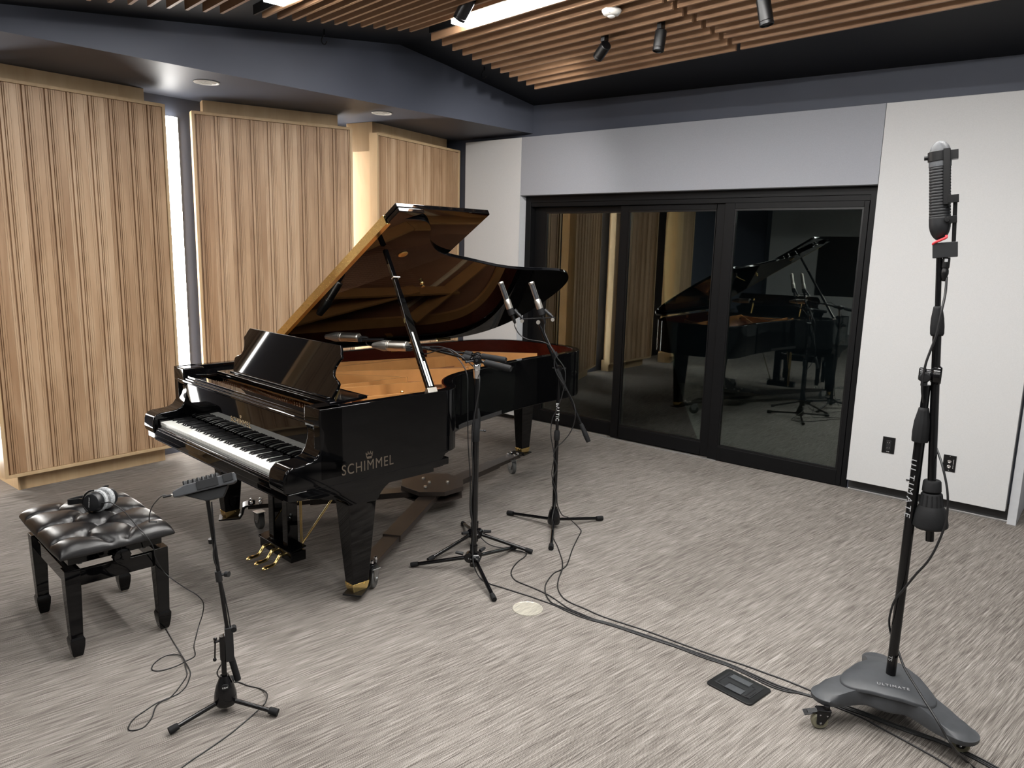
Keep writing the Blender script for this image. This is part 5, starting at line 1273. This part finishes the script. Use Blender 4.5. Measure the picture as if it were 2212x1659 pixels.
# ------------------------------------------------------------------ cables
def cable(label, pts, r=.0033, k=6, name='microphone_cable', group='black microphone cables on the carpet'):
    pts = [Vector(q) for q in pts]; b = pts[0].copy()
    m = MB(b); m.tube(pts, r, n=8, smooth=k); oo = m.build(name, K['cable'], None, ang=80); oo.location = b
    return tag(oo, label, 'cable', group)
F = .0034
vv = Vector((2.62, -2.88, 0)).normalized()*.022
cable('cable from the nearer crossed stand, lowest strand of the bundle on the carpet',
  [m1e - (m1t-m1e).normalized()*.06, Vector((-2.9391, 2.8019, 1.2029))+Vector((0, 0, -.02)), Vector((-2.8116, 2.8327, 1.2261))+vv, Vector((-2.7420, 2.8495, 1.2121))+vv*1.4, (-2.6193, 2.8807, 1.1244), (-2.5886, 2.8703, 1.0558), (-2.6028, 2.8666, 0.9603), (-2.6100, 2.8550, 0.8687), (-2.6174, 2.8482, 0.7301), (-2.6080, 2.8523, 0.5781), (-2.6156, 2.8499, 0.3958), (-2.6042, 2.8558, 0.2395), (-2.5951, 2.8445, 0.1394), (-2.5650, 2.8246, 0.0695), (-2.5291, 2.8310, 0.0120)] + [(-2.4575, 2.8219, 0.0034), (-2.3834, 2.8301, 0.0034), (-2.2915, 2.8414, 0.0034), (-2.1985, 2.8519, 0.0034), (-2.1048, 2.8582, 0.0034), (-2.0509, 2.8602, 0.0034), (-1.9858, 2.8534, 0.0034), (-1.9129, 2.8491, 0.0034), (-1.8303, 2.8555, 0.0034), (-1.7260, 2.8774, 0.0034), (-1.5352, 2.8937, 0.0034), (-1.3999, 2.9062, 0.0034), (-1.2700, 2.9083, 0.0034), (-1.1766, 2.9171, 0.0034), (-1.1190, 2.9152, 0.0034), (-1.0380, 2.9028, 0.0034), (-0.9614, 2.8894, 0.0034), (-0.8933, 2.8976, 0.0034), (-0.8472, 2.9216, 0.0034), (-0.7853, 2.9300, 0.0034), (-0.7170, 2.9245, 0.0034), (-0.6150, 2.9196, 0.0034), (-0.5366, 2.8997, 0.0034), (-0.4400, 2.8750, 0.0034), (-0.3417, 2.8463, 0.0034), (-0.2745, 2.8186, 0.0034)])
cable('cable leaving the far foot of the crossed stands, curving round before joining the bundle',
  [m2e - (m2t-m2e).normalized()*.06, Vector((-3.5857, 2.9702, 1.1743))+Vector((0, 0, -.025)), Vector((-3.2422, 3.0531, 1.1737))+vv, Vector((-3.0560, 3.0980, 1.1781))+vv, (-2.9060, 3.1016, 1.0651), (-2.8902, 3.1035, 0.9051), (-2.8831, 3.1049, 0.6593), (-2.8682, 3.1140, 0.4089), (-2.8569, 3.1147, 0.1836), (-2.7844, 3.1689, 0.0376), (-2.6653, 3.2416, 0.0088), (-2.5627, 3.2449, 0.0200)] + [(-2.5561, 3.2677, 0.0034), (-2.5346, 3.2237, 0.0034), (-2.5165, 3.1341, 0.0034), (-2.4777, 3.0423, 0.0034), (-2.4382, 2.9889, 0.0034), (-2.3788, 2.9488, 0.0034), (-2.3200, 2.9416, 0.0034), (-2.2436, 2.9400, 0.0034), (-2.1614, 2.9325, 0.0034), (-2.0933, 2.9172, 0.0034), (-1.9837, 2.8818, 0.0034), (-1.9104, 2.8771, 0.0034), (-1.8222, 2.8754, 0.0034), (-1.7357, 2.8928, 0.0034), (-1.5459, 2.9124, 0.0034), (-1.3862, 2.9242, 0.0034), (-1.2550, 2.9322, 0.0034), (-1.1493, 2.9368, 0.0034), (-1.0419, 2.9274, 0.0034), (-0.9590, 2.9188, 0.0034), (-0.9017, 2.9209, 0.0034), (-0.7899, 2.9386, 0.0034), (-0.6895, 2.9450, 0.0034), (-0.5979, 2.9507, 0.0034), (-0.5210, 2.9496, 0.0034), (-0.4413, 2.9534, 0.0034), (-0.3404, 2.9604, 0.0034), (-0.2658, 2.9508, 0.0034), (-0.2104, 2.9368, 0.0034), (-0.1580, 2.9221, 0.0034)])
dm = Vector((.03, -.045, 0))
cable('cable from the left ribbon microphone, twisting down the tail stand and along the carpet',
  [r1, (-2.9143, 3.5436, 1.2888), (-2.8903, 3.5611, 1.2413), (-2.8397, 3.5809, 1.2133), (-2.7539, 3.6090, 1.2052), (-2.7178, 3.6417, 1.1835), (-2.6850, 3.6619, 1.1312), (-2.6902, 3.6581, 1.0739), (-2.6729, 3.6671, 1.0092), (-2.6286, 3.7027, 0.9244), (-2.5983, 3.7443, 0.8361), (-2.5779, 3.7443, 0.7751), (-2.5859, 3.7459, 0.7002), (-2.6059, 3.7290, 0.6347), (-2.6403, 3.7065, 0.5791), (-2.6670, 3.6866, 0.5451), (-2.6851, 3.6805, 0.4859), (-2.6666, 3.6939, 0.4118), (-2.6876, 3.6787, 0.3199), (-2.6614, 3.6876, 0.2325), (-2.6534, 3.6662, 0.1635), (-2.5988, 3.5709, 0.1267), (-2.6042, 3.5885, 0.0300)] + [(-2.5756, 3.5612, 0.0034), (-2.4892, 3.4824, 0.0034), (-2.4069, 3.3981, 0.0034), (-2.3267, 3.3105, 0.0064), (-2.2654, 3.2216, 0.0094), (-2.2275, 3.1443, 0.0034), (-2.1778, 3.0618, 0.0034), (-2.1259, 3.0016, 0.0034), (-2.0613, 2.9537, 0.0034), (-1.9972, 2.9367, 0.0034), (-1.9272, 2.9336, 0.0034), (-1.8325, 2.9254, 0.0034), (-1.7580, 2.9279, 0.0034), (-1.5654, 2.9468, 0.0034), (-1.3996, 2.9502, 0.0034), (-1.2384, 2.9576, 0.0034), (-1.1055, 2.9716, 0.0034), (-1.0119, 2.9735, 0.0034), (-0.9220, 2.9768, 0.0034), (-0.7983, 2.9700, 0.0034), (-0.7019, 2.9629, 0.0034), (-0.6013, 2.9635, 0.0034), (-0.5240, 2.9623, 0.0034), (-0.4439, 2.9658, 0.0034), (-0.3452, 2.9703, 0.0034), (-0.2629, 2.9601, 0.0034), (-0.2078, 2.9489, 0.0034), (-0.1538, 2.9322, 0.0034)])
cable('cable from the right ribbon microphone, looping off the tail stand foot before the bundle',
  [r2, (-2.7672, 3.6510, 1.2661), (-2.7264, 3.6426, 1.2052), (-2.6969, 3.6433, 1.1600), (-2.6728, 3.6607, 1.1127), (-2.6328, 3.6861, 1.0493), (-2.6261, 3.6909, 0.9780), (-2.6475, 3.6890, 0.8656), (-2.6724, 3.6796, 0.7845), (-2.6987, 3.6706, 0.7230), (-2.7029, 3.6677, 0.6193), (-2.6805, 3.6790, 0.4872), (-2.6889, 3.6729, 0.3663), (-2.6622, 3.6922, 0.2556), (-2.6579, 3.7015, 0.1686), (-2.6537, 3.7504, 0.0890), (-2.7106, 3.8951, 0.0200)] + [(-2.6830, 3.8996, 0.0034), (-2.6238, 3.8628, 0.0034), (-2.5557, 3.8147, 0.0034), (-2.5201, 3.7761, 0.0034), (-2.4720, 3.6692, 0.0034), (-2.3926, 3.4997, 0.0034), (-2.3224, 3.3682, 0.0034), (-2.2852, 3.2892, 0.0034), (-2.2733, 3.2242, 0.0034), (-2.2764, 3.1635, 0.0034), (-2.2476, 3.0704, 0.0034), (-2.2114, 2.9966, 0.0034), (-2.1496, 2.9207, 0.0074), (-2.0960, 2.8814, 0.0054), (-2.0615, 2.8706, 0.0034), (-1.9848, 2.8676, 0.0034), (-1.9130, 2.8650, 0.0034), (-1.8263, 2.8654, 0.0034), (-1.7309, 2.8851, 0.0034), (-1.5395, 2.9012, 0.0034), (-1.3921, 2.9133, 0.0034), (-1.2625, 2.9202, 0.0034), (-1.1553, 2.9264, 0.0034), (-1.0407, 2.9143, 0.0034), (-0.9594, 2.9047, 0.0034), (-0.8969, 2.9075, 0.0034), (-0.7864, 2.9333, 0.0034), (-0.6904, 2.9360, 0.0034), (-0.5954, 2.9411, 0.0034), (-0.5187, 2.9402, 0.0034), (-0.4393, 2.9441, 0.0034), (-0.3362, 2.9536, 0.0034), (-0.2674, 2.9425, 0.0034), (-0.2134, 2.9276, 0.0034), (-0.1623, 2.9120, 0.0034)])
cable('black cable hanging from the tall ribbed microphone down over the rolling base',
  [Vector((-0.5241, 2.9934, 1.6988))+vb*.006, (-0.5185, 2.9739, 1.6421), (-0.5193, 2.9529, 1.5821), (-0.5256, 2.9508, 1.5013), (-0.5375, 2.9487, 1.4433), (-0.5467, 2.9479, 1.3964), (-0.5515, 2.9529, 1.3372), (-0.5489, 2.9584, 1.2901), (-0.5436, 2.9893, 1.2392), (-0.5374, 3.0342, 1.1836), (-0.5171, 3.0410, 1.1251), (-0.4950, 3.0261, 1.0868), (-0.4638, 2.9798, 1.0436), (-0.4414, 2.9639, 0.9869), (-0.4289, 2.9561, 0.9403), (-0.4232, 2.9571, 0.8882), (-0.4232, 2.9571, 0.8364), (-0.4330, 2.9575, 0.7797), (-0.4501, 2.9544, 0.7124), (-0.4693, 2.9559, 0.6653), (-0.4937, 2.9575, 0.6214), (-0.5235, 2.9610, 0.5597), (-0.5545, 2.9613, 0.4939), (-0.5654, 2.9651, 0.4306), (-0.5680, 2.9867, 0.3815), (-0.5615, 3.0197, 0.3227), (-0.5375, 3.0204, 0.2811), (-0.4938, 2.9560, 0.2456), (-0.4244, 2.8740, 0.2149), (-0.3534, 2.8067, 0.1756), (-0.3157, 2.7880, 0.1384), (-0.2827, 2.7850, 0.1007), (-0.2532, 2.8986, 0.0034), (-0.2151, 2.8714, 0.0034)], .0042, 6, 'microphone_cable', None)

# ------------------------------------------------------------------ camera, light, view
cam = bpy.data.cameras.new('camera'); co = bpy.data.objects.new('camera', cam); C.objects.link(co)
yaw, pit, rol = math.radians(129.536), math.radians(10.256), math.radians(1.433)
F0 = Vector((math.cos(yaw), math.sin(yaw), 0)); R0 = Vector((math.sin(yaw), -math.cos(yaw), 0)); U0 = Vector((0, 0, 1))
Fv = F0*math.cos(pit) - U0*math.sin(pit); Uv = U0*math.cos(pit) + F0*math.sin(pit)
Rv = R0*math.cos(rol) + Uv*math.sin(rol); U2 = Uv*math.cos(rol) - R0*math.sin(rol)
Mc = Matrix((Rv, U2, -Fv)).transposed().to_4x4(); Mc.translation = (0, 0, 1.76)
co.matrix_world = Mc
cam.sensor_width = 36; cam.lens = 1622.4/2212*36; cam.clip_start = .05; cam.clip_end = 60
sc.camera = co
w = bpy.data.worlds.new('world'); sc.world = w; w.use_nodes = True
w.node_tree.nodes['Background'].inputs[0].default_value = (.02, .022, .025, 1); w.node_tree.nodes['Background'].inputs[1].default_value = .3
sc.view_settings.view_transform = 'Standard'; sc.view_settings.look = 'None'; sc.view_settings.gamma = 1; sc.view_settings.exposure = EXPOSURE
sc.cycles.max_bounces = 8; sc.cycles.diffuse_bounces = 4; sc.cycles.glossy_bounces = 5; sc.cycles.transparent_max_bounces = 12
sc.cycles.use_denoising = True
sc.cycles.sample_clamp_indirect = 6
